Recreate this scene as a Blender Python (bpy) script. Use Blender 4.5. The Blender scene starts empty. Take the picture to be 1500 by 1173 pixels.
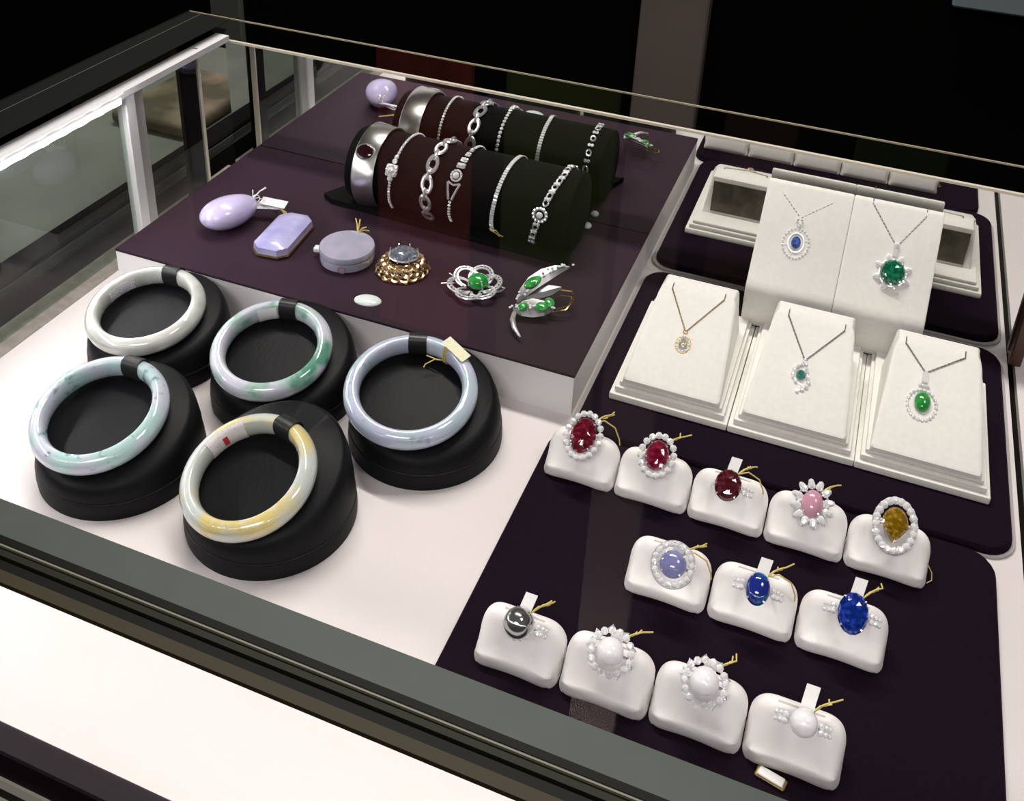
import bpy, bmesh, math, random
from mathutils import Vector, Matrix, Euler

# ---------------------------------------------------------------- scene set-up
# The builders below work in a unit of 0.42 m with the display deck at z = 0; the
# last lines convert everything to metres and lift it on to the shop floor.
S = 0.42
LIFT = 0.90
sc = bpy.context.scene
COL = sc.collection
random.seed(7)
pi = math.pi


def metric(p):
    return Vector((p[0] * S, p[1] * S, p[2] * S + LIFT))


# camera
cam_d = bpy.data.cameras.new('camera')
cam = bpy.data.objects.new('camera', cam_d)
COL.objects.link(cam)
cam_d.sensor_fit = 'HORIZONTAL'
cam_d.sensor_width = 36.0
cam_d.lens = 36.0 * 1515.7 / 1500.0
cam_d.shift_x = 0.0
cam_d.shift_y = -(586.5 - 202.6) / 1500.0
cam_d.clip_start = 0.01
cam_d.clip_end = 60
a, b, c = 2.02892536, -0.347089982, 0.0463790642
Rx = Matrix(((1, 0, 0), (0, math.cos(a), -math.sin(a)), (0, math.sin(a), math.cos(a))))
Rz = Matrix(((math.cos(b), -math.sin(b), 0), (math.sin(b), math.cos(b), 0), (0, 0, 1)))
Ro = Matrix(((math.cos(c), -math.sin(c), 0), (math.sin(c), math.cos(c), 0), (0, 0, 1)))
R = Ro @ Rx @ Rz
cam.matrix_world = Matrix.Translation(metric((0, 0, 1))) @ Matrix((R[0], -R[1], -R[2])).transposed().to_4x4()
sc.camera = cam

# world: a dim shop
w = bpy.data.worlds.new('world')
sc.world = w
w.use_nodes = True
w.node_tree.nodes['Background'].inputs[0].default_value = (0.9, 0.95, 1.0, 1)
w.node_tree.nodes['Background'].inputs[1].default_value = 0.010

sc.view_settings.view_transform = 'Standard'
sc.view_settings.look = 'None'
sc.view_settings.exposure = 0.0
sc.view_settings.gamma = 1.0
sc.view_settings.use_curve_mapping = False

LED_SIDE = 520.0      # emission of each LED chip on the left rail
LED_FRONT = 118.0      # and under the front rail


def area(name, loc, target, sx, sy, power, col=(1, 1, 1)):
    l = bpy.data.lights.new(name, 'AREA')
    l.shape = 'RECTANGLE'
    l.size, l.size_y = sx * S, sy * S
    l.energy = power
    l.color = col
    o = bpy.data.objects.new(name, l)
    COL.objects.link(o)
    p = metric(loc)
    o.location = p
    o.rotation_euler = (metric(target) - p).to_track_quat('-Z', 'Y').to_euler()
    return o


# added fill lamps overhead, out of view, and one for the wall panels
area('overhead_fill_light', (-0.2, -3.2, 4.2), (-0.3, 1.0, 0), 2.4, 0.6, 20, (1.0, 0.97, 0.93))
area('overhead_fill_light', (1.8, 0.6, 4.2), (0.2, 1.0, 0), 1.0, 1.0, 8, (1.0, 0.95, 0.92))
area('panel_fill_light', (-1.2, 2.6, 4.6), (-1.1, 3.2, 2.0), 3.2, 0.15, 60, (1.0, 0.95, 0.88))  # added to brighten the panels that the top glass mirrors


# ---------------------------------------------------------------- materials
def mat(name, base=(0.8, 0.8, 0.8), rough=0.5, metal=0.0, spec=0.5, sheen=0.0, sheen_tint=None,
        coat=0.0, trans=0.0, ior=1.5, sss=0.0, emit=None, estr=0.0, noise=None, bump=None, wear=None):
    m = bpy.data.materials.new(name)
    m.use_nodes = True
    nt = m.node_tree
    p = nt.nodes['Principled BSDF']
    p.inputs['Base Color'].default_value = (*base, 1)
    p.inputs['Roughness'].default_value = rough
    p.inputs['Metallic'].default_value = metal
    p.inputs['Specular IOR Level'].default_value = spec
    p.inputs['IOR'].default_value = ior
    if sheen:
        p.inputs['Sheen Weight'].default_value = sheen
        p.inputs['Sheen Roughness'].default_value = 0.45
        p.inputs['Sheen Tint'].default_value = (*(sheen_tint or base), 1)
    if coat:
        p.inputs['Coat Weight'].default_value = coat
        p.inputs['Coat Roughness'].default_value = 0.04
    if trans:
        p.inputs['Transmission Weight'].default_value = trans
    if sss:
        p.inputs['Subsurface Weight'].default_value = sss
        p.inputs['Subsurface Radius'].default_value = (0.006, 0.006, 0.006)
        p.inputs['Subsurface Scale'].default_value = 1.0
    if emit:
        p.inputs['Emission Color'].default_value = (*emit, 1)
        p.inputs['Emission Strength'].default_value = estr
    tc = nt.nodes.new('ShaderNodeTexCoord')
    if noise:                              # (colour2, scale, lo, hi[, stretch])
        n = nt.nodes.new('ShaderNodeTexNoise')
        n.inputs['Scale'].default_value = noise[1]
        n.inputs['Detail'].default_value = 5
        src = tc.outputs['Object']
        if len(noise) > 4:
            mp = nt.nodes.new('ShaderNodeMapping')
            mp.inputs['Scale'].default_value = noise[4]
            nt.links.new(src, mp.inputs['Vector'])
            src = mp.outputs['Vector']
        nt.links.new(src, n.inputs['Vector'])
        r = nt.nodes.new('ShaderNodeValToRGB')
        r.color_ramp.elements[0].position = noise[2]
        r.color_ramp.elements[1].position = noise[3]
        r.color_ramp.elements[0].color = (*base, 1)
        r.color_ramp.elements[1].color = (*noise[0], 1)
        nt.links.new(n.outputs['Fac'], r.inputs['Fac'])
        out = r.outputs['Color']
        if wear:                           # a second mottle: (colour, scale, lo, hi)
            n2 = nt.nodes.new('ShaderNodeTexNoise')
            n2.inputs['Scale'].default_value = wear[1]
            n2.inputs['Detail'].default_value = 6
            nt.links.new(tc.outputs['Object'], n2.inputs['Vector'])
            r2 = nt.nodes.new('ShaderNodeValToRGB')
            r2.color_ramp.elements[0].position = wear[2]
            r2.color_ramp.elements[1].position = wear[3]
            r2.color_ramp.elements[0].color = (0, 0, 0, 1)
            r2.color_ramp.elements[1].color = (1, 1, 1, 1)
            nt.links.new(n2.outputs['Fac'], r2.inputs['Fac'])
            mx = nt.nodes.new('ShaderNodeMixRGB')
            nt.links.new(r2.outputs['Color'], mx.inputs['Fac'])
            nt.links.new(out, mx.inputs['Color1'])
            mx.inputs['Color2'].default_value = (*wear[0], 1)
            out = mx.outputs['Color']
        nt.links.new(out, p.inputs['Base Color'])
    if bump:                               # (scale, strength[, stretch])
        n = nt.nodes.new('ShaderNodeTexNoise')
        n.inputs['Scale'].default_value = bump[0]
        n.inputs['Detail'].default_value = 3
        src = tc.outputs['Object']
        if len(bump) > 2:
            mp = nt.nodes.new('ShaderNodeMapping')
            mp.inputs['Scale'].default_value = bump[2]
            nt.links.new(src, mp.inputs['Vector'])
            src = mp.outputs['Vector']
        nt.links.new(src, n.inputs['Vector'])
        bn = nt.nodes.new('ShaderNodeBump')
        bn.inputs['Strength'].default_value = bump[1]
        bn.inputs['Distance'].default_value = 0.0004
        nt.links.new(n.outputs['Fac'], bn.inputs['Height'])
        nt.links.new(bn.outputs['Normal'], p.inputs['Normal'])
    return m


def pane(name, tint=(0.95, 0.97, 0.96), ior=1.5, boost=1.0):
    """thin sheet glass: lets light straight through, mirrors by Fresnel on its outer faces"""
    m = bpy.data.materials.new(name)
    m.use_nodes = True
    nt = m.node_tree
    nt.nodes.clear()
    o = nt.nodes.new('ShaderNodeOutputMaterial')
    mx = nt.nodes.new('ShaderNodeMixShader')
    tr = nt.nodes.new('ShaderNodeBsdfTransparent')
    gl = nt.nodes.new('ShaderNodeBsdfGlossy')
    fr = nt.nodes.new('ShaderNodeFresnel')
    ge = nt.nodes.new('ShaderNodeNewGeometry')
    inv = nt.nodes.new('ShaderNodeMath')
    inv.operation = 'SUBTRACT'
    inv.inputs[0].default_value = boost
    mu = nt.nodes.new('ShaderNodeMath')
    mu.operation = 'MULTIPLY'
    mu.use_clamp = True
    fr.inputs['IOR'].default_value = ior
    tr.inputs['Color'].default_value = (*tint, 1)
    gl.inputs['Roughness'].default_value = 0.0
    sc_ = nt.nodes.new('ShaderNodeMath')
    sc_.operation = 'MULTIPLY'
    sc_.inputs[1].default_value = boost
    nt.links.new(ge.outputs['Backfacing'], sc_.inputs[0])
    nt.links.new(sc_.outputs[0], inv.inputs[1])
    nt.links.new(inv.outputs[0], mu.inputs[0])
    nt.links.new(fr.outputs[0], mu.inputs[1])
    nt.links.new(mu.outputs[0], mx.inputs[0])
    nt.links.new(tr.outputs[0], mx.inputs[1])
    nt.links.new(gl.outputs[0], mx.inputs[2])
    nt.links.new(mx.outputs[0], o.inputs[0])
    return m


M = {}
M['deck'] = mat('white_laminate', (0.64, 0.585, 0.585), 0.45, bump=(2600, 0.05))
M['white_board'] = mat('white_board', (0.90, 0.87, 0.88), 0.5)
M['velvet'] = mat('aubergine_velvet', (0.0060, 0.0024, 0.0070), 0.85, spec=0.06, sheen=0.028, sheen_tint=(0.50, 0.28, 0.60),
                  noise=((0.009, 0.004, 0.009), 900, 0.3, 0.7), bump=(3000, 0.3))
M['plinth_top'] = mat('plum_velvet', (0.0095, 0.0030, 0.0080), 0.75, spec=0.18, sheen=0.30, sheen_tint=(0.60, 0.27, 0.48),
                      noise=((0.014, 0.0045, 0.011), 700, 0.3, 0.7), bump=(3000, 0.3))
M['satin'] = mat('black_satin', (0.0045, 0.0045, 0.0058), 0.5, spec=0.14, sheen=0.005, sheen_tint=(0.5, 0.5, 0.6),
                 bump=(500, 0.35, (1.0, 0.15, 1.0)))
M['black_velvet'] = mat('black_velvet', (0.0035, 0.003, 0.003), 0.85, spec=0.08, sheen=0.015, sheen_tint=(0.5, 0.5, 0.5), bump=(2500, 0.3))
M['strap'] = mat('black_ribbon', (0.012, 0.012, 0.013), 0.38, spec=0.5, bump=(1500, 0.3))
M['pad'] = mat('white_leatherette', (0.90, 0.865, 0.86), 0.5, sheen=0.15, sheen_tint=(1, 1, 1),
               noise=((0.87, 0.83, 0.825), 260, 0.35, 0.7), bump=(1500, 0.15))
M['suede'] = mat('ivory_suede', (0.77, 0.755, 0.72), 0.8, spec=0.2, sheen=0.15, sheen_tint=(1, 1, 0.95),
                 noise=((0.73, 0.71, 0.67), 300, 0.35, 0.7), bump=(2500, 0.25))
M['stand_back'] = mat('taupe_backing', (0.10, 0.085, 0.06), 0.5, noise=((0.045, 0.04, 0.03), 90, 0.4, 0.6))
M['slit'] = mat('painted_slit_shade', (0.12, 0.11, 0.10), 0.9)  # dark colour stands in for the shade inside the slits
M['glass_top'] = pane('clear_glass_top', (0.965, 0.965, 0.965))
M['glass_side'] = pane('clear_glass_side', (0.86, 0.9, 0.87), boost=1.0)
M['glass_edge'] = mat('polished_glass_edge', (0.42, 0.36, 0.26), 0.15, spec=0.8, coat=0.6)
M['glass_edge_pale'] = mat('pale_glass_edge', (0.75, 0.68, 0.56), 0.2, spec=0.8, coat=0.5)
M['mirror'] = mat('mirror', (0.82, 0.83, 0.81), 0.015, metal=1.0)
M['border'] = mat('grey_green_border', (0.046, 0.057, 0.050), 0.5, spec=0.2, noise=((0.052, 0.063, 0.055), 90, 0.3, 0.7))
M['dark_border'] = mat('dark_green_border', (0.003, 0.004, 0.003), 0.6, spec=0.1)
M['dark_metal'] = mat('bronze_dark_metal', (0.0035, 0.0035, 0.0025), 0.5, spec=0.08)
M['olive_metal'] = mat('olive_metal', (0.012, 0.0125, 0.007), 0.5, spec=0.1)
M['brown_metal'] = mat('brown_metal', (0.034, 0.028, 0.016), 0.5, spec=0.1)
M['line_metal'] = mat('pale_metal_line', (0.15, 0.145, 0.11), 0.5, spec=0.3)
M['steel'] = mat('brushed_steel', (0.62, 0.59, 0.50), 0.45, metal=0.0, bump=(300, 0.2, (0.1, 1, 1)))
M['alu'] = mat('white_aluminium', (0.78, 0.78, 0.80), 0.4)
M['sill'] = mat('grey_brown_sill', (0.21, 0.185, 0.165), 0.5, noise=((0.27, 0.24, 0.215), 120, 0.4, 0.6))
M['trim_purple'] = mat('aubergine_lacquer', (0.010, 0.005, 0.009), 0.5, spec=0.15)
M['chip'] = mat('led_chip', (1, 1, 1), 0.5, emit=(1.0, 0.985, 0.97), estr=LED_SIDE)
M['chip2'] = mat('led_chip_front', (1, 1, 1), 0.5, emit=(1.0, 0.975, 0.96), estr=LED_FRONT)
M['silver'] = mat('polished_white_gold', (0.92, 0.92, 0.94), 0.3, metal=0.85)
M['chain_silver'] = mat('worn_white_gold_chain', (0.46, 0.44, 0.43), 0.35, metal=0.8)
M['chain_gold'] = mat('gold_chain', (0.55, 0.44, 0.24), 0.35, metal=0.8)
M['pave_silver'] = mat('dark_pave_silver', (0.34, 0.34, 0.34), 0.35, metal=0.8)
M['silver_satin'] = mat('satin_steel', (0.78, 0.77, 0.75), 0.28, metal=1.0, bump=(400, 0.1, (1, 0.1, 1)))
M['gold'] = mat('yellow_gold', (0.85, 0.62, 0.26), 0.2, metal=1.0)
M['rose_gold'] = mat('rose_gold', (0.80, 0.55, 0.36), 0.25, metal=1.0, noise=((0.85, 0.70, 0.38), 300, 0.4, 0.6))
M['diamond'] = mat('diamond', (0.95, 0.95, 0.97), 0.06, metal=0.30, spec=1.0, coat=1.0)
M['thread'] = mat('yellow_thread', (0.62, 0.50, 0.16), 0.7)
M['tag'] = mat('white_tag_paper', (0.80, 0.79, 0.78), 0.6)
M['tag_ink'] = mat('inked_tag_paper', (0.80, 0.78, 0.80), 0.6, noise=((0.16, 0.13, 0.30), 1500, 0.54, 0.58, (1, 2.2, 1)))
M['tag_red'] = mat('tag_paper_red_ink', (0.80, 0.78, 0.80), 0.6, noise=((0.70, 0.30, 0.35), 900, 0.60, 0.66, (1, 2.2, 1)))
M['red_ink'] = mat('red_ink', (0.55, 0.03, 0.05), 0.6)
M['tag_cream'] = mat('cream_tag_paper', (0.74, 0.72, 0.50), 0.6, noise=((0.35, 0.33, 0.22), 1300, 0.60, 0.64, (1, 2.2, 1)))


def gem(name, col, rough=0.03, tr=0.75, ior=1.7):
    light = tuple(min(1.0, c_ * 2.2 + 0.02) for c_ in col)
    return mat(name, col, rough, trans=tr, ior=ior, coat=0.8, spec=0.9, noise=(light, 420, 0.46, 0.62))  # lighter noise patches: inclusions, and facet sparkle put into the colour


M['ruby'] = gem('ruby', (0.13, 0.002, 0.014), tr=0.45)
M['ruby_bright'] = gem('bright_ruby', (0.18, 0.003, 0.026), tr=0.45)
M['garnet'] = gem('garnet', (0.085, 0.006, 0.014), tr=0.5)
M['citrine'] = gem('golden_sapphire', (0.27, 0.15, 0.004), tr=0.5)
M['sapphire'] = gem('sapphire', (0.004, 0.028, 0.27), tr=0.5)
M['emerald'] = gem('emerald', (0.0, 0.16, 0.075), tr=0.5)
M['teal'] = gem('green_tourmaline', (0.04, 0.22, 0.17), tr=0.5)
M['blue_small'] = gem('pale_sapphire', (0.06, 0.12, 0.42), tr=0.5)
M['champagne'] = gem('champagne_stone', (0.55, 0.45, 0.33), tr=0.6)
M['topaz'] = gem('grey_blue_topaz', (0.30, 0.36, 0.45), tr=0.75)
M['pink_cab'] = mat('pink_star_stone', (0.56, 0.27, 0.38), 0.2, coat=0.7, sss=0.2, noise=((0.52, 0.27, 0.36), 160, 0.4, 0.6, (1, 0.3, 1)))
M['violet_cab'] = mat('violet_blue_star_stone', (0.16, 0.165, 0.36), 0.14, coat=1.0, sss=0.1, noise=((0.23, 0.23, 0.44), 160, 0.4, 0.65))
M['blue_cab'] = mat('royal_blue_cabochon', (0.010, 0.022, 0.20), 0.1, coat=1.0, noise=((0.01, 0.10, 0.28), 120, 0.5, 0.7))
M['jade_green'] = mat('green_jadeite', (0.015, 0.21, 0.035), 0.12, coat=0.8, sss=0.1, noise=((0.05, 0.34, 0.07), 200, 0.4, 0.65))
M['pearl'] = mat('white_pearl', (0.80, 0.79, 0.82), 0.16, coat=0.6, spec=0.8, sss=0.1)
M['pearl_grey'] = mat('grey_tahitian_pearl', (0.40, 0.40, 0.40), 0.16, metal=0.9, coat=0.6)
M['lavender'] = mat('lavender_jade', (0.52, 0.46, 0.72), 0.16, coat=0.8, sss=0.15, noise=((0.58, 0.52, 0.76), 60, 0.35, 0.65))
M['lavender_deep'] = mat('deep_lavender_jade', (0.33, 0.31, 0.60), 0.16, coat=0.8, noise=((0.46, 0.44, 0.68), 70, 0.35, 0.65))
M['lavender_pale'] = mat('pale_lavender_jade', (0.38, 0.36, 0.47), 0.14, coat=0.8, noise=((0.30, 0.30, 0.38), 60, 0.35, 0.65))
M['white_jade'] = mat('white_jade', (0.66, 0.74, 0.71), 0.15, coat=0.8)
M['brown_ink'] = mat('brown_seal_ink', (0.30, 0.12, 0.10), 0.6)

JADE = dict(rough=0.10, coat=1.0, sss=0.0)
M['jade1'] = mat('grey_white_jadeite', (0.44, 0.455, 0.43), noise=((0.60, 0.60, 0.585), 60, 0.38, 0.62), **JADE)
M['jade2'] = mat('white_jadeite_green_patches', (0.56, 0.56, 0.66), noise=((0.36, 0.50, 0.45), 55, 0.44, 0.58),
                 wear=((0.10, 0.27, 0.20), 48, 0.56, 0.68), **JADE)
M['jade3'] = mat('mint_lavender_jadeite', (0.50, 0.52, 0.62), noise=((0.40, 0.56, 0.55), 55, 0.42, 0.55),
                 wear=((0.13, 0.23, 0.23), 130, 0.58, 0.68), **JADE)
M['jade4'] = mat('white_honey_jadeite', (0.52, 0.56, 0.54), noise=((0.64, 0.52, 0.20), 28, 0.48, 0.60),
                 wear=((0.60, 0.62, 0.60), 70, 0.56, 0.70), **JADE)
M['jade5'] = mat('blue_lavender_jadeite', (0.50, 0.52, 0.68), noise=((0.43, 0.53, 0.60), 55, 0.42, 0.60),
                 wear=((0.36, 0.38, 0.46), 160, 0.60, 0.70), **JADE)

# ---------------------------------------------------------------- mesh helpers


class G:
    """collects shapes and links them as one mesh object"""

    def __init__(s):
        s.v = []
        s.f = []

    def add(s, vs, fs, mx=None):
        n = len(s.v)
        for p in vs:
            p = Vector(p)
            if mx is not None:
                p = mx @ p
            s.v.append(p)
        s.f += [tuple(i + n for i in f) for f in fs]
        return s

    def box(s, x0, x1, y0, y1, z0, z1, bev=0.0, seg=2, mx=None):
        bm = bmesh.new()
        bmesh.ops.create_cube(bm, size=1.0)
        for v in bm.verts:
            v.co = Vector(((x0 + x1) / 2 + v.co.x * (x1 - x0), (y0 + y1) / 2 + v.co.y * (y1 - y0), (z0 + z1) / 2 + v.co.z * (z1 - z0)))
        if bev:
            bmesh.ops.bevel(bm, geom=bm.edges[:], offset=bev, segments=seg, profile=0.5, affect='EDGES')
        s._bm(bm, mx)
        return s

    def _bm(s, bm, mx=None):
        bm.verts.index_update()
        s.add([v.co.copy() for v in bm.verts], [tuple(v.index for v in f.verts) for f in bm.faces], mx)
        bm.free()

    def loft(s, rings, closed=False, cap=True, mx=None):
        n = len(rings[0])
        vs = [p for r in rings for p in r]
        fs = []
        m = len(rings)
        for i in range(m if closed else m - 1):
            j = (i + 1) % m
            for k in range(n):
                l = (k + 1) % n
                fs.append((i * n + k, i * n + l, j * n + l, j * n + k))
        if cap and not closed:
            fs.append(tuple(reversed(range(n))))
            fs.append(tuple(range((m - 1) * n, m * n)))
        return s.add(vs, fs, mx)

    def tube(s, pts, r, n=6, closed=False, mx=None):
        pts = [Vector(p) for p in pts]
        m = len(pts)
        rings = []
        up = None
        for i, p in enumerate(pts):
            if closed:
                t = pts[(i + 1) % m] - pts[(i - 1) % m]
            else:
                t = pts[min(i + 1, m - 1)] - pts[max(i - 1, 0)]
            t.normalize()
            if up is None:
                up = Vector((0, 0, 1)) if abs(t.z) < 0.9 else Vector((1, 0, 0))
            x = t.cross(up)
            if x.length < 1e-6:
                x = t.orthogonal()
            x.normalize()
            y = x.cross(t)
            up = y
            rr = r[i] if isinstance(r, (list, tuple)) else r
            rings.append([p + (x * math.cos(2 * pi * k / n) + y * math.sin(2 * pi * k / n)) * rr for k in range(n)])
        return s.loft(rings, closed, not closed, mx)

    def torus(s, R_, r, n=32, m=8, sy=1.0, mx=None, sq=1.0, a0=0.0, a1=2 * pi):
        rings = []
        full = abs(a1 - a0 - 2 * pi) < 1e-6
        for i in range(n if full else n + 1):
            a_ = a0 + (a1 - a0) * i / n
            d = Vector((math.cos(a_), math.sin(a_), 0))
            rings.append([Vector((d.x * (R_ + r * math.cos(2 * pi * k / m)), sy * d.y * (R_ + r * math.cos(2 * pi * k / m)), sq * r * math.sin(2 * pi * k / m))) for k in range(m)])
        return s.loft(rings, full, not full, mx)

    def ell(s, rx, ry, rz, n=20, m=10, zmin=-1.0, mx=None, egg=0.0):
        """ellipsoid, cut at zmin (fraction of rz)"""
        rings = []
        t0 = math.asin(zmin)
        for i in range(m + 1):
            t = t0 + (pi / 2 - 0.02 - t0) * i / m
            rings.append([Vector((rx * math.cos(t) * math.cos(2 * pi * k / n) * (1 + egg * math.sin(2 * pi * k / n)),
                                  ry * math.cos(t) * math.sin(2 * pi * k / n), rz * math.sin(t))) for k in range(n)])
        return s.loft(rings, mx=mx)

    def cut(s, rx, ry, h, n=16, pear=0.0, mx=None, step=False):
        """faceted stone: table, crown, girdle, pavilion; z = 0 is the girdle"""
        def ring(k_, z, off, cnt=n):
            out = []
            for i in range(cnt):
                t = 2 * pi * (i + off) / cnt
                x, y = math.cos(t), math.sin(t)
                if pear:
                    x *= (1 + pear * y) if y < 0 else 1
                    if y < 0:
                        x = math.copysign(abs(x) ** (1 + 0.9 * pear * -y), x)
                out.append(Vector((x * rx * k_, y * ry * k_, z)))
            return out
        lay = [ring(0.02, -h * 1.1, 0), ring(0.55, -h * 0.62, 0.5), ring(1, -h * 0.04, 0), ring(1, h * 0.04, 0),
               ring(0.86, h * 0.36, 0.5), ring(0.62, h * 0.66, 0), ring(0.36, h * 0.82, 0.5)]
        base = len(s.v)
        vs = [p for r_ in lay for p in r_]
        fs = [tuple(reversed(range(n)))]
        for i in range(len(lay) - 1):
            for k in range(n):
                l = (k + 1) % n
                A, B, C_, D = i * n + k, i * n + l, (i + 1) * n + l, (i + 1) * n + k
                if i in (1, 3, 4):
                    # layer i is offset by half a step (i == 1) or the next one is (i == 3)
                    pass
                if i == 2:
                    fs.append((A, B, C_, D))
                elif i in (0, 3):
                    fs += [(A, B, D), (B, C_, D)]
                else:
                    fs += [(A, B, C_), (A, C_, D)]
        fs.append(tuple(range((len(lay) - 1) * n, len(lay) * n)))
        return s.add(vs, fs, mx)

    def mesh(s, name, material, smooth=True, angle=35):
        me = bpy.data.meshes.new(name)
        me.from_pydata([tuple(p) for p in s.v], [], s.f)
        me.validate()
        bm = bmesh.new()
        bm.from_mesh(me)
        bmesh.ops.recalc_face_normals(bm, faces=bm.faces[:])
        bm.to_mesh(me)
        bm.free()
        if smooth:
            me.polygons.foreach_set('use_smooth', [True] * len(me.polygons))
            me.set_sharp_from_angle(angle=math.radians(angle))
        me.materials.append(material)
        return me

    def build(s, name, material, parent=None, mx=None, smooth=True, angle=35, kind=None, label=None):
        return place(s.mesh(name, material, smooth, angle), name, parent, mx, kind, label)


def place(me, name, parent=None, mx=None, kind=None, label=None):
    o = bpy.data.objects.new(name, me)
    COL.objects.link(o)
    if parent is not None:
        o.parent = parent
    if mx is not None:
        o.matrix_local = mx
    if kind:
        o['kind'] = kind
    if label:
        o['label'] = label
    return o


def tag(o, label, cat, group=None):
    o['label'] = label
    o['category'] = cat
    if group:
        o['group'] = group
    return o


def thing(name, label, cat, mx=None, group=None):
    o = bpy.data.objects.new(name, None)
    o.empty_display_size = 0.01
    COL.objects.link(o)
    if mx is not None:
        o.matrix_world = mx
    return tag(o, label, cat, group)


T = Matrix.Translation


def rot(ax, deg):
    return Matrix.Rotation(math.radians(deg), 4, ax)


def frame(loc, az=0.0, tilt=0.0):
    """local z leans towards -y by tilt, after turning az about the vertical"""
    return T(loc) @ rot('Z', az) @ rot('X', tilt)


def rrect(x0, x1, y0, y1, r, n=6):
    pts = []
    for cx, cy, a0 in ((x1 - r, y1 - r, 0), (x0 + r, y1 - r, 90), (x0 + r, y0 + r, 180), (x1 - r, y0 + r, 270)):
        for k in range(n + 1):
            t = math.radians(a0 + 90 * k / n)
            pts.append((cx + r * math.cos(t), cy + r * math.sin(t)))
    return pts


def slab(g, x0, x1, y0, y1, z0, z1, r, e):
    """rounded-corner plate with a rounded top edge of radius e"""
    rings = []
    for ins, z in ((0, z0), (0, z1 - e), (e * 0.12, z1 - e * 0.5), (e * 0.45, z1 - e * 0.12), (e, z1)):
        rings.append([Vector((x, y, z)) for x, y in rrect(x0 + ins, x1 - ins, y0 + ins, y1 - ins, max(r - ins, 0.002))])
    g.loft(rings)


# ---------------------------------------------------------------- the setting
FZ = -LIFT / S
o = G().box(-7, 6, -3, 6.5, FZ - 0.1, FZ).build('floor', mat('dark_stone_floor', (0.012, 0.010, 0.009), 0.35, noise=((0.02, 0.017, 0.015), 6, 0.4, 0.6)))
o['kind'] = 'structure'
YB = 3.2
wall = G().box(-7, 6, YB, YB + 0.2, FZ, 5.2).build('wall_back', mat('near_black_wall', (0.0025, 0.0025, 0.0022), 0.9, spec=0.0))
wall['kind'] = 'structure'


def wall_panel(x0, x1, z0, z1, m, name='wall_panel', y=YB, d=0.03):
    return G().box(x0, x1, y - d, y + 0.001, z0, z1, 0.006, 1).build(name, m, wall)


wood = mat('red_brown_wood', (0.26, 0.05, 0.04), 0.8, spec=0.0, noise=((0.16, 0.03, 0.022), 4, 0.35, 0.65, (6, 1, 0.6)))
wall_panel(-1.70, -1.31, 0.45, 2.25, wood)
wall_panel(-1.18, -0.76, 0.45, 2.45, mat('olive_green_board', (0.085, 0.105, 0.034), 0.8, spec=0.0, noise=((0.055, 0.07, 0.022), 3, 0.35, 0.65)))
wall_panel(-2.42, -2.28, FZ, 1.3, mat('grey_green_upright', (0.06, 0.065, 0.055), 0.8, spec=0.0))
wall_panel(-0.716, -0.496, FZ, 4.3, mat('taupe_pillar', (0.085, 0.068, 0.060), 0.8, spec=0.0, noise=((0.12, 0.095, 0.085), 3, 0.35, 0.65)), 'pillar_cladding', d=0.06)
wall_panel(-0.40, -0.16, 0.45, 2.2, mat('dark_brown_board', (0.05, 0.03, 0.02), 0.8, spec=0.0))
wall_panel(0.02, 0.30, 0.9, 2.2, mat('dark_green_board', (0.03, 0.04, 0.015), 0.8, spec=0.0))
wall_panel(-3.2, -2.62, 0.6, 2.1, mat('mustard_board', (0.10, 0.075, 0.03), 0.8, spec=0.0, noise=((0.05, 0.04, 0.02), 3, 0.4, 0.6)))
wall_panel(0.20, 1.3, 0.064, 0.40, mat('blue_grey_ledge', (0.14, 0.17, 0.18), 0.5), 'wall_ledge', d=0.05)

# ---------------------------------------------------------------- the display counter
case = thing('display_counter', 'long glass-topped jewellery showcase with a white deck, mirrored back and dark front rails',
             'display counter', T((0, 0, FZ)))


def part(g, name, m, parent=None, **k):
    """counter parts are given in deck coordinates"""
    me = g.mesh(name, m, k.pop('smooth', True))
    me.transform(T((0, 0, -FZ)))
    return place(me, name, parent or case, None, **k)


XL, XR = -1.135, 0.297
part(G().box(-1.110, XR, 0.456, 1.540, -0.03, 0.0), 'deck', M['deck'])
part(G().box(0.308, 1.20, 0.456, 1.540, -0.03, 0.0), 'deck', M['deck'])
part(G().box(XR, 0.308, 0.456, 1.540, -0.03, -0.012), 'deck_gap', M['dark_metal'])
part(G().box(-1.165, -1.110, 0.40, 1.540, -0.03, 0.001), 'side_sill', M['sill'])
part(G().box(-1.19, 1.20, 0.50, 1.56, FZ + 0.15, -0.031), 'cabinet_body', mat('dark_cabinet', (0.012, 0.010, 0.010), 0.4))
part(G().box(-1.15, 1.15, 0.56, 1.50, FZ, FZ + 0.15), 'plinth_base', mat('black_kick_plate', (0.01, 0.01, 0.01), 0.5))
# front face under the glass: lacquer trim and two metal strips
part(G().box(-1.235, 1.20, 0.430, 0.456, -0.042, 0.002, 0.002, 1), 'front_trim', M['trim_purple'])
part(G().box(-1.235, 1.20, 0.428, 0.456, -0.058, -0.042), 'metal_strip', M['steel'])
part(G().box(-1.3, 1.20, 0.440, 0.50, -0.104, -0.058), 'front_channel', M['dark_metal'])
part(G().box(-1.235, 1.20, 0.428, 0.456, -0.118, -0.104), 'metal_strip', M['steel'])
part(G().box(-1.235, 1.20, 0.440, 0.50, -0.70, -0.118), 'front_panel', M['trim_purple'])
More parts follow.
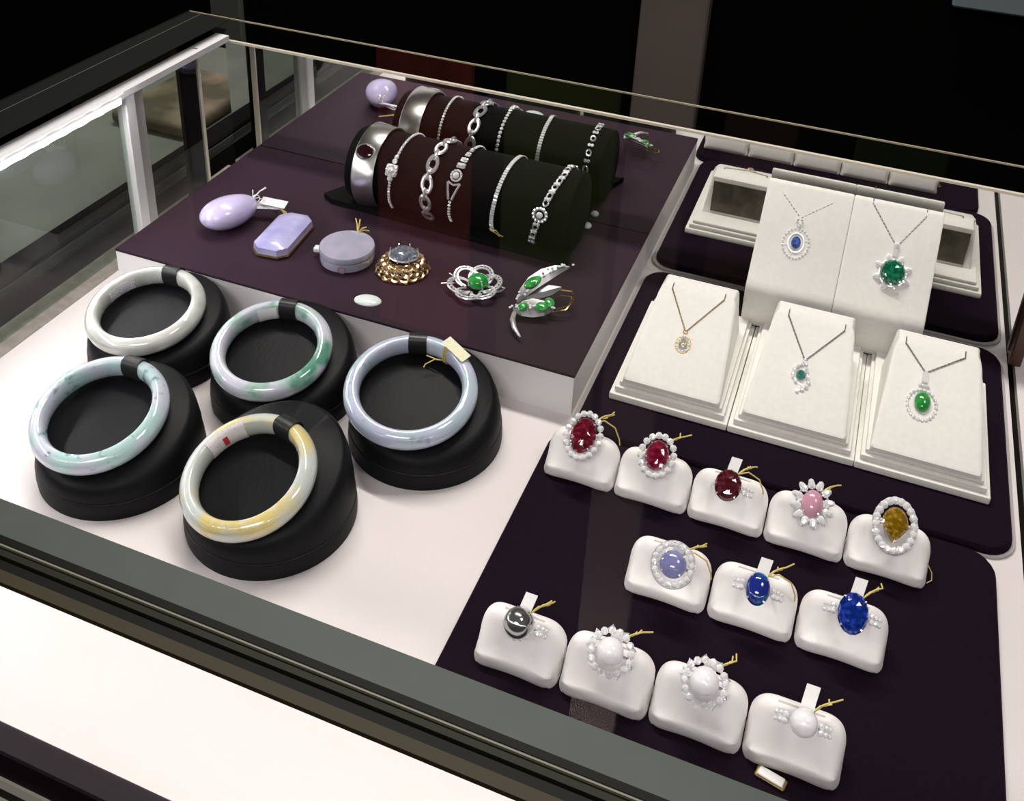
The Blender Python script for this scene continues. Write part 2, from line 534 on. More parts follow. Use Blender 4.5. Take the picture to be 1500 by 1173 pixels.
# glass
part(G().box(-1.235, 1.20, 0.437, 1.556, 0.2945, 0.3125), 'top_glass', M['glass_top'])
part(G().box(-1.235, 1.20, 0.446, 0.452, 0.0025, 0.280), 'front_glass', M['glass_top'])
part(G().box(XL - 0.006, XL, 0.46, 1.232, 0.0015, 0.285), 'side_glass', M['glass_side'])
part(G().box(XL - 0.006, XL, 1.282, 1.436, 0.0015, 0.285), 'side_glass', M['glass_side'])
part(G().box(XL - 0.008, XL + 0.003, 1.436, 1.4400, 0.0015, 0.2940), 'glass_edge', M['glass_edge_pale'])
part(G().box(XL - 0.020, XL - 0.004, 1.400, 1.436, 0.0015, 0.2825), 'corner_post', M['dark_metal'])
part(G().box(-1.235, 1.20, 1.5562, 1.5580, 0.3100, 0.3128), 'glass_edge', M['glass_edge'])
part(G().box(-1.2375, -1.235, 0.437, 1.5585, 0.2945, 0.3125), 'glass_edge', M['dark_border'])
# mirrored back doors
part(G().box(XL, 0.296, 1.525, 1.535, 0.0005, 0.278), 'mirror_door', M['mirror'])
part(G().box(0.318, 1.20, 1.525, 1.535, 0.0005, 0.278), 'mirror_door', M['mirror'])
part(G().box(-1.165, 1.20, 1.523, 1.529, 0.278, 0.2822), 'mirror_rail', M['glass_edge_pale'])
part(G().box(-1.165, 1.20, 1.529, 1.537, 0.262, 0.2775), 'rail_backing', M['dark_metal'])
part(G().box(0.298, 0.316, 1.500, 1.540, 0.0, 0.276, 0.002, 1), 'door_post', mat('red_brown_post', (0.07, 0.028, 0.018), 0.35))
# opaque borders bonded under the glass edge, rails
part(G().box(-1.235, 1.20, 0.4370, 0.467, 0.3127, 0.3135), 'front_border', M['border'])
part(G().box(-1.235, 1.20, 0.4310, 0.4369, 0.3000, 0.3134), 'front_rail', M['dark_metal'])
part(G().box(-1.235, 1.20, 0.4293, 0.4310, 0.3000, 0.3125), 'front_rail_bead', M['line_metal'])
part(G().box(-1.235, 1.20, 0.4230, 0.4293, 0.3000, 0.3100), 'front_rail', M['olive_metal'])
part(G().box(-1.235, 1.20, 0.4130, 0.4230, 0.3000, 0.3070), 'front_rail', M['dark_metal'])
part(G().box(-1.235, 1.20, 0.4035, 0.4130, 0.3040, 0.3090), 'front_rail', M['brown_metal'])
part(G().box(-1.232, -1.138, 0.468, 1.55, 0.3127, 0.3133), 'side_border', M['dark_border'])
part(G().box(-1.205, -1.203, 0.468, 1.55, 0.3134, 0.3137), 'side_border_line', M['border'])
part(G().box(-1.150, -1.120, 0.468, 1.226, 0.283, 0.2940), 'side_rail', M['alu'])
part(G().box(-1.150, -1.122, 1.226, 1.52, 0.283, 0.2940), 'side_rail', M['alu'])
part(G().box(-1.225, -1.151, 0.468, 1.55, 0.2860, 0.2940), 'rail_backing', M['dark_border'])
part(G().box(-1.147, -1.126, 1.234, 1.256, 0.001, 0.281, 0.001, 1), 'side_post', M['alu'])
part(G().box(-1.147, -1.130, 1.256, 1.281, 0.001, 0.281, 0.001, 1), 'side_post', mat('grey_aluminium', (0.42, 0.42, 0.40), 0.4))
# LED strips
strip = part(G().box(-1.120, -1.117, 0.47, 1.215, 0.2790, 0.2890), 'led_strip', M['alu'])
cm = G().box(0.0, 0.0022, -0.006, 0.006, -0.0035, 0.0035, 0.0004, 1).mesh('led_chip', M['chip'])
y = 0.485
while y < 1.21:
    place(cm, 'led_chip', strip, T((-1.1170, y, 0.2840 - FZ)))
    y += 0.040
strip2 = part(G().box(-1.08, 1.15, 0.456, 0.466, 0.2865, 0.290), 'led_strip', M['alu'])
cm = G().box(-0.006, 0.006, -0.0035, 0.0035, -0.0012, 0.0, 0.0004, 1).mesh('led_chip', M['chip2'])
x = -1.06
while x < 1.12:
    place(cm, 'led_chip', strip2, T((x, 0.461, 0.2864 - FZ)))
    x += 0.040

# the neighbouring counter seen through the left glass
nb = thing('display_counter', 'dim neighbouring showcase seen blurred through the glass on the far left', 'display counter', T((-2.3, 1.0, FZ)))
g = G().box(0.68, 1.058, -0.8, 1.15, 0, -FZ - 0.02, 0.004, 1)
g.build('cabinet_body', mat('dark_cabinet_neighbour', (0.012, 0.012, 0.010), 0.4), nb)
G().box(0.69, 1.055, -0.8, 1.14, -FZ - 0.02, -FZ - 0.006).build('deck', mat('grey_green_deck', (0.12, 0.125, 0.11), 0.6, noise=((0.07, 0.075, 0.065), 9, 0.35, 0.65)), nb)
G().box(1.00, 1.054, -0.70, 0.95, -FZ - 0.006, -FZ + 0.004, 0.004, 1).build('dark_tray', M['black_velvet'], nb)
G().box(0.79, 0.99, 0.60, 0.88, -FZ - 0.006, -FZ + 0.03, 0.014, 4).build('cushion', mat('brown_cushion_cloth', (0.13, 0.10, 0.065), 0.7, noise=((0.035, 0.03, 0.012), 20, 0.4, 0.6)), nb)
area('neighbour_fill_light', (-1.95, 1.3, 0.22), (-1.5, 1.3, 0), 1.2, 0.02, 0.4, (1.0, 1.0, 0.97))  # added lamp that brightens the neighbouring deck

# ---------------------------------------------------------------- plinth and trays
pl = thing('display_plinth', 'low white display block with a plum velvet top, in the back left of the showcase', 'display block', T((-0.685, 1.316, 0)))
PX0, PX1, PY0, PY1 = -1.077 + 0.685, -0.293 + 0.685, 1.111 - 1.316, 1.5245 - 1.316
G().box(PX0 + 0.001, PX1 - 0.001, PY0 + 0.001, PY1, 0, 0.0675).build('block', M['white_board'], pl)
G().box(PX0, PX1, PY0, PY1, 0.0675, 0.072, 0.001, 1).build('velvet_top', M['plinth_top'], pl)

TZ = 0.012
tr = G()
slab(tr, -0.304, 0.264, 0.618, 1.074, 0.0, TZ, 0.035, 0.006)
tray1 = thing('ring_tray', 'wide aubergine velvet tray in front, carrying three rows of ring pads', 'tray', T((0, 0, 0)))
tr.build('velvet_board', M['velvet'], tray1)
tr = G()
slab(tr, -0.283, 0.285, 1.0765, 1.512, 0.003, 0.0155, 0.035, 0.008)
tray2 = thing('necklace_tray', 'aubergine velvet tray behind the ring tray, carrying the pendant stands', 'tray', T((0, 0, 0)))
tr.build('velvet_board', M['velvet'], tray2)
tr = G()
slab(tr, -0.290, 0.290, 1.0745, 1.517, 0.0, 0.0045, 0.038, 0.001)
tr.build('pale_rim', mat('pale_tray_rim', (0.40, 0.37, 0.36), 0.4), tray2)

# ---------------------------------------------------------------- bangles and their cushions
BANGLES = [
    # bangle centre, outer radius, tilt, azimuth, cushion centre, material, texts
    ((-0.913, 0.985), 0.086, 10.5, 4, (-0.905, 1.000), 'jade1',
     'greyish white jade bangle with an ink-marked sticker, back left by the plinth corner', 'back left cushion, under the greyish white bangle'),
    ((-0.697, 0.981), 0.085, 14.2, 10.6, (-0.690, 1.000), 'jade2',
     'white jade bangle with green patches, middle of the back row', 'middle back cushion, under the green-patched bangle'),
    ((-0.822, 0.782), 0.087, 14.0, 1.5, (-0.808, 0.795), 'jade3',
     'pale mint and lavender jade bangle with dark specks, front left', 'front left cushion, under the speckled mint bangle'),
    ((-0.590, 0.766), 0.083, 17.7, -11.8, (-0.582, 0.795), 'jade4',
     'white and honey-yellow jade bangle with a red-marked sticker, nearest the front', 'front cushion, under the honey-yellow bangle'),
    ((-0.482, 0.982), 0.090, 13.6, 18.1, (-0.467, 0.997), 'jade5',
     'pale blue lavender jade bangle with a cream tag on yellow thread, right of the group', 'right cushion, under the blue lavender bangle'),
]
TUBE = 0.0155


def dsect(Rm, ang, off=0.0, k0=0, k1=20, n=20):
    """D-shaped section: round outside, flatter inside"""
    d = Vector((math.cos(ang), math.sin(ang), 0))
    out = []
    for k in range(k0, k1):
        b_ = 2 * pi * k / n
        cx = math.cos(b_)
        rr = (TUBE + off) * cx if cx > 0 else (TUBE * 0.42 + off) * cx
        out.append(d * (Rm + rr) + Vector((0, 0, (TUBE * 0.98 + off) * math.sin(b_) * (1.0 if cx > 0 else (1 - 0.10 * abs(cx))))))
    return out


for (bx, by), Ro_, tilt, az, (cx, cy), jm, lab, clab in BANGLES:
    BM = frame((bx, by, 0.083), az, tilt)
    n_ = (BM.to_3x3() @ Vector((0, 0, 1))).normalized()
    P0 = Vector((bx, by, 0.083)) - n_ * (TUBE + 0.0006)
    cush = thing('bangle_cushion', 'round slanted black satin bangle cushion, ' + clab, 'cushion', T((cx, cy, 0)), 'black bangle cushions')

    def pz_(x_, y_):
        return P0.z - (n_.x * (x_ - P0.x) + n_.y * (y_ - P0.y)) / n_.z
    N = 64
    rings = []
    rc = 0.105
    for rr, mode in ((rc, 0), (rc + 0.0005, 1), (rc - 0.001, 2), (rc - 0.004, 2.2), (0, 3), (0, 4), (0, 5), (0, 6), (0, 7), (0, 8)):
        ring = []
        for k in range(N):
            t = 2 * pi * k / N
            if mode <= 2.2:
                z = {0: 0.0, 1: 0.012, 2: 0.0225, 2.2: 0.024}[mode]
                ring.append(Vector((rr * math.cos(t), rr * math.sin(t), z)))
            else:
                q = {3: 0.0, 4: 0.35, 5: 0.72, 6: 0.93, 7: 1.0, 8: 1.0}[mode]
                rr2 = {3: 0.1035, 4: 0.1025, 5: 0.099, 6: 0.0945, 7: 0.088, 8: 0.030}[mode]
                x_, y_ = rr2 * math.cos(t), rr2 * math.sin(t)
                zt = pz_(cx + x_, cy + y_)
                if mode < 7:
                    zt = pz_(cx + 0.092 * math.cos(t), cy + 0.092 * math.sin(t))
                ring.append(Vector((x_, y_, 0.026 + (zt - 0.026) * q)))
        rings.append(ring)
    G().loft(rings).build('cushion_body', M['satin'], cush, angle=50)
    G().torus(rc - 0.0015, 0.0012, 64, 6).build('piping', M['strap'], cush, T((0, 0, 0.0245)))
    # the ribbon that holds the bangle at the high side
    Rm = Ro_ - TUBE
    g = G()
    for w0, w1 in ((-0.0125, 0.0125),):
        rings = []
        for k in range(20):
            b_ = 2 * pi * k / 20
            cxx = math.cos(b_)
            rr = ((TUBE + 0.0006) if cxx > 0 else (TUBE * 0.42 + 0.0006)) * cxx
            zz = (TUBE + 0.0006) * math.sin(b_)
            rr2, zz2 = rr + 0.0016 * cxx, zz + 0.0016 * math.sin(b_)
            rings.append([Vector((w0, Rm + rr, zz)), Vector((w1, Rm + rr, zz)), Vector((w1, Rm + rr2, zz2)), Vector((w0, Rm + rr2, zz2))])
        g.loft(rings, closed=True)
    g.build('strap', M['strap'], cush, T((-cx, -cy, 0)) @ BM, angle=50)
    # bangle
    bang = thing('jade_bangle', lab, 'bangle', BM, 'jade bangles')
    g = G().loft([dsect(Rm, 2 * pi * i / 72) for i in range(72)], closed=True)
    g.build('bangle_ring', M[jm], bang, angle=80)

    def sticker(a0, a1, m, k0=7, k1=14, name='sticker'):
        r1 = [dsect(Rm, math.radians(a0 + (a1 - a0) * i / 10), 0.0004, k0, k1) for i in range(11)]
        r2 = [dsect(Rm, math.radians(a0 + (a1 - a0) * i / 10), 0.0009, k0, k1) for i in range(11)]
        G().loft([p + q_[::-1] for p, q_ in zip(r1, r2)]).build(name, m, bang, angle=60)
    if jm == 'jade1':
        sticker(138, 176, M['tag_ink'], 8, 13)
    if jm == 'jade2':
        sticker(104, 128, M['tag'], 7, 14)
    if jm == 'jade4':
        sticker(136, 180, M['tag_red'], 5, 14)
        r1 = [dsect(Rm, math.radians(aa), 0.0012, 8, 12) for aa in (157, 160, 163)]
        r2 = [dsect(Rm, math.radians(aa), 0.0015, 8, 12) for aa in (157, 160, 163)]
        G().loft([p + q_[::-1] for p, q_ in zip(r1, r2)]).build('ink_stamp', M['red_ink'], bang)
    if jm == 'jade5':
        an = math.radians(56)
        g = G()
        for da in (-0.035, 0.0, 0.03):
            pts = [p for p in dsect(Rm, an + da, 0.001)]
            g.tube(pts, 0.0009, 5, closed=True)
        p0 = dsect(Rm, an, 0.001)[11]
        g.tube([p0, p0 + Vector((-0.012, -0.004, 0.006)), p0 + Vector((-0.024, -0.010, 0.002)), p0 + Vector((-0.026, -0.014, 0.000))], 0.0009, 5)
        g.tube([p0, p0 + Vector((-0.010, -0.002, 0.004)), p0 + Vector((-0.024, 0.004, 0.003))], 0.0009, 5)
        g.build('thread', M['thread'], bang)
        G().box(-0.002, 0.040, -0.008, 0.008, -0.0006, 0.0006, 0.0003, 1).build('price_tag', M['tag_cream'], bang, T(dsect(Rm, an, 0.003)[4] + Vector((-0.004, 0.004, 0.003))) @ rot('Z', -42) @ rot('Y', 5))

# ---------------------------------------------------------------- ring pads
PW = 0.0945


def pad_mesh():
    prof = [(0.003, 0.000), (-0.0008, 0.0025), (-0.0018, 0.007), (-0.0018, 0.012), (-0.0006, 0.0160), (0.0016, 0.0180), (0.0030, 0.0186), (0.0110, 0.0265), (0.0185, 0.0360), (0.025, 0.0455),
            (0.0285, 0.0508), (0.0320, 0.0536), (0.0345, 0.0545), (0.0352, 0.047), (0.0362, 0.047), (0.037, 0.0545),
            (0.0405, 0.0535), (0.045, 0.050), (0.049, 0.042), (0.052, 0.030), (0.054, 0.012), (0.053, 0.002), (0.050, 0.0)]
    n = 30
    rings = []
    for i in range(n + 1):
        s = -1 + 2 * i / n
        s = math.copysign(1 - (1 - abs(s)) ** 1.6, s)            # denser near the ends
        a_ = abs(s)
        drop = (1 - (1 - max(0, (a_ - 0.45) / 0.55) ** 2.6) ** 0.5) if a_ < 1 else 1.0
        kz = 1 - 0.62 * drop
        ins = 0.017 * (1 - (1 - max(0, (a_ - 0.68) / 0.32) ** 2.2) ** 0.5) if a_ < 1 else 0.017
        ring = []
        for y_, z_ in prof:
            yy = y_ + 0.0022 * math.cos(s * pi / 2) ** 2 * (1 if y_ < 0.02 else 0)
            yy = min(max(yy, ins + (0 if y_ < 0.027 else 0)), 0.054 - ins * 0.7)
            if z_ == 0.047 and a_ > 0.42:
                z_ = 0.0546
            zz = z_ * kz
            bow = 1 - 0.045 * math.sin(min(1, max(0, (z_ - 0.006) / 0.05)) * pi)
            ring.append(Vector((s * PW / 2 * bow, yy, zz)))
        rings.append(ring)
    return G().loft(rings).mesh('pad_body', M['pad'], True, 60)


pm = pad_mesh()
ROWS = [
    [(-0.2455, 0.978), (-0.150, 0.9785), (-0.0545, 0.979), (0.041, 0.979), (0.1365, 0.979)],
    [(-0.0985, 0.842), (-0.0015, 0.843), (0.0955, 0.843)],
    [(-0.223, 0.690), (-0.1275, 0.692), (-0.032, 0.694), (0.0635, 0.695)],
]
# key: head position, stone material, cut, stone half sizes, halo half sizes, number of stones, extras, words
RINGS = [
    [dict(h=(-0.245, 0.997), m='ruby', c='oval', s=(0.0165, 0.0235), halo=(0.0215, 0.0290), n=18, w='large oval red stone in a white diamond halo', e='thread'),
     dict(h=(-0.149, 1.000), m='ruby_bright', c='oval', s=(0.0148, 0.0195), halo=(0.0205, 0.0255), n=16, w='bright red oval stone in a spiky white diamond halo', e='thread'),
     dict(h=(-0.057, 0.985), m='garnet', c='oval', s=(0.0160, 0.0195), halo=None, n=3, w='dark wine-red oval stone without a halo, white tag behind', e='tag thread side'),
     dict(h=(0.042, 0.996), m='pink_cab', c='cab', s=(0.0125, 0.0165), halo=(0.0195, 0.0235), n=12, w='milky pink oval stone with twelve petal-like diamonds', e='thread', petal=1),
     dict(h=(0.136, 1.000), m='citrine', c='pear', s=(0.0150, 0.0215), halo=(0.0212, 0.0290), n=20, w='golden yellow pear-shaped stone in a broad white halo', e='', rim=1, fat=1)],
    [dict(h=(-0.092, 0.842), m='violet_cab', c='cab', s=(0.0150, 0.0150), halo=(0.0205, 0.0215), n=18, w='round violet-blue star stone in a double white halo', e='tag thread', rim=1),
     dict(h=(0.001, 0.846), m='blue_cab', c='cab', s=(0.0130, 0.0175), halo=None, n=4, w='glossy dark royal blue oval cabochon with small side stones', e='tag thread side2'),
     dict(h=(0.100, 0.854), m='sapphire', c='oval', s=(0.0158, 0.0215), halo=None, n=3, w='large vivid blue faceted oval stone', e='tag thread side2')],
    [dict(h=(-0.222, 0.704), m='pearl_grey', c='pearl', s=(0.0155, 0.0155), halo=None, n=6, w='dark grey pearl in a clawed mount, diamonds to its right', e='tag thread side claws'),
     dict(h=(-0.125, 0.709), m='pearl', c='pearl', s=(0.0135, 0.0135), halo=(0.0205, 0.0205), n=16, w='white pearl in a ruffled wreath of diamonds, second pearl from the left', e='tag thread'),
     dict(h=(-0.030, 0.713), m='pearl', c='pearl', s=(0.0140, 0.0140), halo=(0.0200, 0.0200), n=16, w='white pearl in a tight round diamond wreath, third pearl from the left', e='tag thread'),
     dict(h=(0.066, 0.707), m='pearl', c='pearl', s=(0.0130, 0.0130), halo=None, n=4, w='small plain white pearl on a slim band, tall white tag behind', e='tag thread side2')],
]
ROWN = ['back row of ring pads', 'middle row of ring pads', 'front row of ring pads']
ORD = [['leftmost', 'second from the left', 'third from the left', 'fourth from the left', 'rightmost'],
       ['left', 'middle', 'right'], ['leftmost', 'second from the left', 'third from the left', 'rightmost']]
dm = G().cut(1, 1, 0.9, 8).mesh('halo_diamond', M['diamond'], False)
petal = G().cut(0.75, 1.25, 0.8, 8, pear=-0.35).mesh('petal_diamond', M['diamond'], False)
claw = G().tube([(0, 0, -0.004), (0, 0, 0.004), (-0.001, 0, 0.006)], [0.0007, 0.0007, 0.0010], 6).mesh('claw', M['silver'])
HZ = 0.078


def sub(me, name, parent, loc, sc_=1.0, rz=0.0, rx=0.0):
    mx = T(loc) @ rot('Z', rz) @ rot('X', rx) @ Matrix.Diagonal((sc_, sc_, sc_, 1)) if not isinstance(sc_, tuple) else \
        T(loc) @ rot('Z', rz) @ rot('X', rx) @ Matrix.Diagonal((*sc_, 1))
    return place(me, name, parent, mx)


for r_i, (pads, rings_) in enumerate(zip(ROWS, RINGS)):
    for c_i, ((px_, py_), d) in enumerate(zip(pads, rings_)):
        p = thing('ring_pad', 'white rounded ring pad, %s in the %s' % (ORD[r_i][c_i], ROWN[r_i]), 'ring pad', T((px_, py_, TZ + 0.0002)), ROWN[r_i])
        place(pm, 'pad_body', p)
        tilt = 33
        RM = frame((d['h'][0], d['h'][1], HZ), 0, tilt)
        rg = thing('ring', 'ring with ' + d['w'], 'ring', RM, 'rings on the ' + ROWN[r_i])
        sx, sy = d['s']
        # shank below the head
        rb = 0.0205
        G().torus(rb, 0.0018, 36, 8, mx=T((0, 0, -rb - 0.003)) @ rot('X', 90)).build('band', M['silver'], rg)
        # gallery under the stone
        g = G()
        g.torus(sx * 0.82, 0.0010, 24, 6, sy=sy / sx, mx=T((0, 0, -0.0035)))
        g.torus(sx * 0.55, 0.0010, 20, 6, sy=sy / sx, mx=T((0, 0, -0.0070)))
        g.build('gallery', M['silver'], rg)
        g = G()
        if d['c'] == 'oval':
            g.cut(sx, sy, 0.0085, 16, mx=T((0, 0, 0.001)))
            g.build('stone', M[d['m']], rg, smooth=False)
        elif d['c'] == 'pear':
            g.cut(sx, sy, 0.0085, 20, pear=0.6, mx=T((0, 0, 0.001)))
            g.build('stone', M[d['m']], rg, smooth=False)
        elif d['c'] == 'cab':
            g.ell(sx, sy, 0.0095, 28, 10, -0.25)
            g.build('stone', M[d['m']], rg, angle=80)
        else:
            g.ell(sx, sy, sx, 32, 20, -0.999, mx=T((0, 0, 0.007)))
            g.build('pearl', M[d['m']], rg, angle=80)
        if d['halo']:
            hx, hy = d['halo']
            n = d['n']
            G().torus(hx - 0.001, 0.0011, 40, 6, sy=hy / hx, mx=T((0, 0, -0.0025))).build('halo_mount', M['silver'], rg)
            per = pi * (3 * (hx + hy) - math.sqrt((3 * hx + hy) * (hx + 3 * hy)))
            dr = per / n / 2 * (1.25 if d.get('fat') else 1.02)
            for k in range(n):
                t = 2 * pi * (k + 0.5) / n
                jit = random.uniform(-0.0006, 0.0006)
                if d.get('petal'):
                    sub(petal, 'petal_diamond', rg, (hx * math.cos(t), hy * math.sin(t), 0.0), dr * 0.98, math.degrees(t) - 90, -12)
                else:
                    sub(dm, 'halo_diamond', rg, (hx * math.cos(t), hy * math.sin(t), 0.0004 + jit), dr, math.degrees(t) + random.uniform(0, 40), random.uniform(-10, 10))
            if d.get('rim'):
                G().torus(hx + 0.0035, 0.0009, 48, 6, sy=(hy + 0.0035) / (hx + 0.0035), mx=T((0, 0, -0.0012))).build('halo_rim', M['silver'], rg)
            if d['c'] == 'pearl':                       # ruffled outer leaves
                g = G()
                for k in range(9):
                    t = 2 * pi * k / 9 + 0.2
                    g.tube([(hx * 0.9 * math.cos(t), hy * 0.9 * math.sin(t), -0.001), (hx * 1.22 * math.cos(t + 0.15), hy * 1.22 * math.sin(t + 0.15), 0.001),
                            (hx * 1.0 * math.cos(t + 0.5), hy * 1.0 * math.sin(t + 0.5), 0.001)], [0.0008, 0.0014, 0.0008], 5)
                g.build('wreath_leaves', M['silver'], rg)
        if not d['halo'] or d['c'] in ('oval', 'cab'):
            cl = 4 if d['c'] != 'pearl' else 0
            for k in range(cl):
                t = pi / 4 + pi / 2 * k
                sub(claw, 'claw', rg, (sx * 0.99 * math.cos(t), sy * 0.99 * math.sin(t), 0.0), 1.0, math.degrees(t))
        if 'claws' in d['e']:
            G().torus(sx * 0.99, 0.0009, 40, 6, mx=T((0, 0, 0.004))).build('claw_rail', M['silver'], rg)
            for k in range(16):
                t = 2 * pi * k / 16
                sub(claw, 'claw', rg, (sx * 1.04 * math.cos(t), sx * 1.04 * math.sin(t), 0.001), 0.9, math.degrees(t))
        if 'side' in d['e']:
            sides = (1, -1) if 'side2' in d['e'] else (1,)
            for sg in sides:
                for k, (dx_, dz_, q_) in enumerate(((0.004, -0.002, 0.0030), (0.0085, -0.0045, 0.0026), (0.0125, -0.0085, 0.0022))):
                    sub(dm, 'side_diamond', rg, (sg * (sx + dx_), 0.003, dz_), q_, random.uniform(0, 40), 0)
                    sub(dm, 'side_diamond', rg, (sg * (sx + dx_), -0.003, dz_), q_, random.uniform(0, 40), 0)
        if 'tag' in d['e']:
            ht = 0.030 if (r_i, c_i) == (2, 3) else (0.024 if d['halo'] is None else 0.016)
            ya = sy + 0.002
            G().loft([[Vector((0.000 + w_ + k * 0.0012, ya - 0.012 + ht * k / 3 * 1.0 + 0.002, -0.004 + 0.001 * k + q_)) for w_, q_ in ((-0.0065, 0), (0.0065, 0), (0.0065, 0.0008), (-0.0065, 0.0008))] for k in range(4)]) \
                .build('price_tag', M['tag'], rg, angle=60)
        if 'thread' in d['e']:
            g = G()
            base = Vector((sx * 0.5, sy * 0.9, -0.004))
            for q_ in range(3):
                e1 = base + Vector((0.010 + 0.004 * q_, 0.010 + 0.003 * q_, random.uniform(-0.006, 0.0)))
                e2 = e1 + Vector((random.uniform(-0.002, 0.010), random.uniform(0.002, 0.008), -0.003 * q_))
                g.tube([base, (base + e1) / 2 + Vector((0.001, 0.003, 0.002)), e1, e2], 0.0009, 5)
            if (r_i, c_i) in ((0, 0), (0, 2), (1, 0), (1, 1)):      # a long loop over the pad's shoulder
                g.tube([base, base + Vector((0.012, 0.006, 0.0)), base + Vector((0.026, 0.003, -0.008)), base + Vector((0.033, -0.006, -0.022)), base + Vector((0.034, -0.010, -0.034))], 0.0009, 5)
            g.build('thread', M['thread'], rg)

# thread end and small gold-edged tag by the pads
G().tube([(0.182, 1.006, 0.030), (0.189, 1.004, 0.020), (0.190, 0.998, 0.0145), (0.1845, 0.992, 0.014)], 0.0007, 5)\
    .build('thread_end', M['thread'])
tag(bpy.data.objects['thread_end'], 'short yellow thread end beside the rightmost pad of the back row', 'thread')
gt = thing('loose_price_tag', 'small white tag with a gilt edge, tucked under the front right ring pad', 'price tag', T((0.048, 0.686, TZ)) @ rot('Z', -12))
G().box(-0.015, 0.015, -0.006, 0.006, 0.0008, 0.0040, 0.001, 1).build('gilt_edge', M['gold'], gt)
G().box(-0.0125, 0.0125, -0.005, 0.005, 0.0041, 0.0062, 0.0008, 1).build('paper_face', M['tag'], gt)

# ---------------------------------------------------------------- pendant stands
A0, A1 = Vector((0, 1.165, 0.050)), Vector((0, 1.322, 0.122))
E_ = (A1 - A0).normalized()
NRM = Vector((1, 0, 0)).cross(E_).normalized()
N2Z = 0.0157


def plane_frame(P, e, x0):
    n = Vector((1, 0, 0)).cross(e)
    mx = Matrix((( 1, e.x, n.x, x0), (0, e.y, n.y, P.y), (0, e.z, n.z, P.z), (0, 0, 0, 1)))
    return mx


def chain(g, pts, r=0.00085, step=0.0030):
    """fine trace chain: small alternating links along a polyline"""
    seg = []
    for a_, b_ in zip(pts[:-1], pts[1:]):
        a_, b_ = Vector(a_), Vector(b_)
        n = max(1, int((b_ - a_).length / step))
        for i in range(n):
            seg.append((a_.lerp(b_, i / n), a_.lerp(b_, (i + 1) / n)))
    for i, (p, q_) in enumerate(seg):
        d = (q_ - p)
        L_ = d.length
        m = d.to_track_quat('X', 'Z').to_matrix().to_4x4()
        g.torus(L_ * 0.62, r * 0.85, 8, 4, sy=0.6, mx=T((p + q_) / 2) @ m @ rot('X', 90 * (i % 2)))


STX = (-0.167, 0.003, 0.1725)
WORDS = ['left', 'middle', 'right']
NOTE = ['holding the pale gold teardrop', 'holding the swirled green pendant', 'holding the oval green jade pendant']
for i, x0 in enumerate(STX):
    st = thing('pendant_stand', 'low stepped ivory pendant stand, %s of the front three, %s' % (WORDS[i], NOTE[i]), 'display stand', T((x0, 0, N2Z)), 'front pendant stands')
    g = G()
    for ins, z0, z1 in ((0, 0, 0.011), (0.006, 0.0112, 0.020), (0.011, 0.0202, 0.027)):
        g.box(-0.0845 + ins, 0.0845 - ins, 1.152 + ins, 1.400 - ins * 0.6, z0, z1, 0.002, 2)
        nm = 'base_step'
        g.build(nm, M['suede'], st)
        g = G()
    # wedge with slanted face, narrower at the top
    yb, ya = 1.161, 1.318
    zb, za = 0.0272, 0.122 - N2Z

    def outline(w, yy, zz):
        return [Vector((-w, yy, zz)), Vector((w, yy, zz))]
    rows = [(0.0695, 1.1635, 0.0272), (0.0695, 1.1625, 0.0330), (0.0690, 1.1660, 0.0362), (0.0625, 1.245, 0.0722), (0.0580, 1.305, 0.0995), (0.0560, 1.316, 0.1040), (0.0535, 1.322, 0.1052),
            (0.0535, 1.345, 0.1040), (0.0560, 1.350, 0.1010), (0.0600, 1.352, 0.060), (0.0640, 1.354, 0.0272)]
    rings = []
    for wd, yy, zz in rows:
        pass
    # build as side-to-side loft so that the long edges are rounded
    for s_, kk in ((-1.0, 0.965), (-0.97, 0.99), (-0.92, 1.0), (-0.5, 1.0), (0, 1.0), (0.5, 1.0), (0.92, 1.0), (0.97, 0.99), (1.0, 0.965)):
        cyy, czz = 1.26, 0.06
        rings.append([Vector((wd * s_, cyy + (yy - cyy) * (kk if zz > 0.03 else 1), (zz - 0.0272) * kk + 0.0272)) for wd, yy, zz in rows])
    G().loft(rings).build('slanted_face', M['suede'], st, angle=50)
    G().box(-0.050, 0.050, 1.3545, 1.3565, 0.0335, 0.095).build('back_board', M['stand_back'], st)

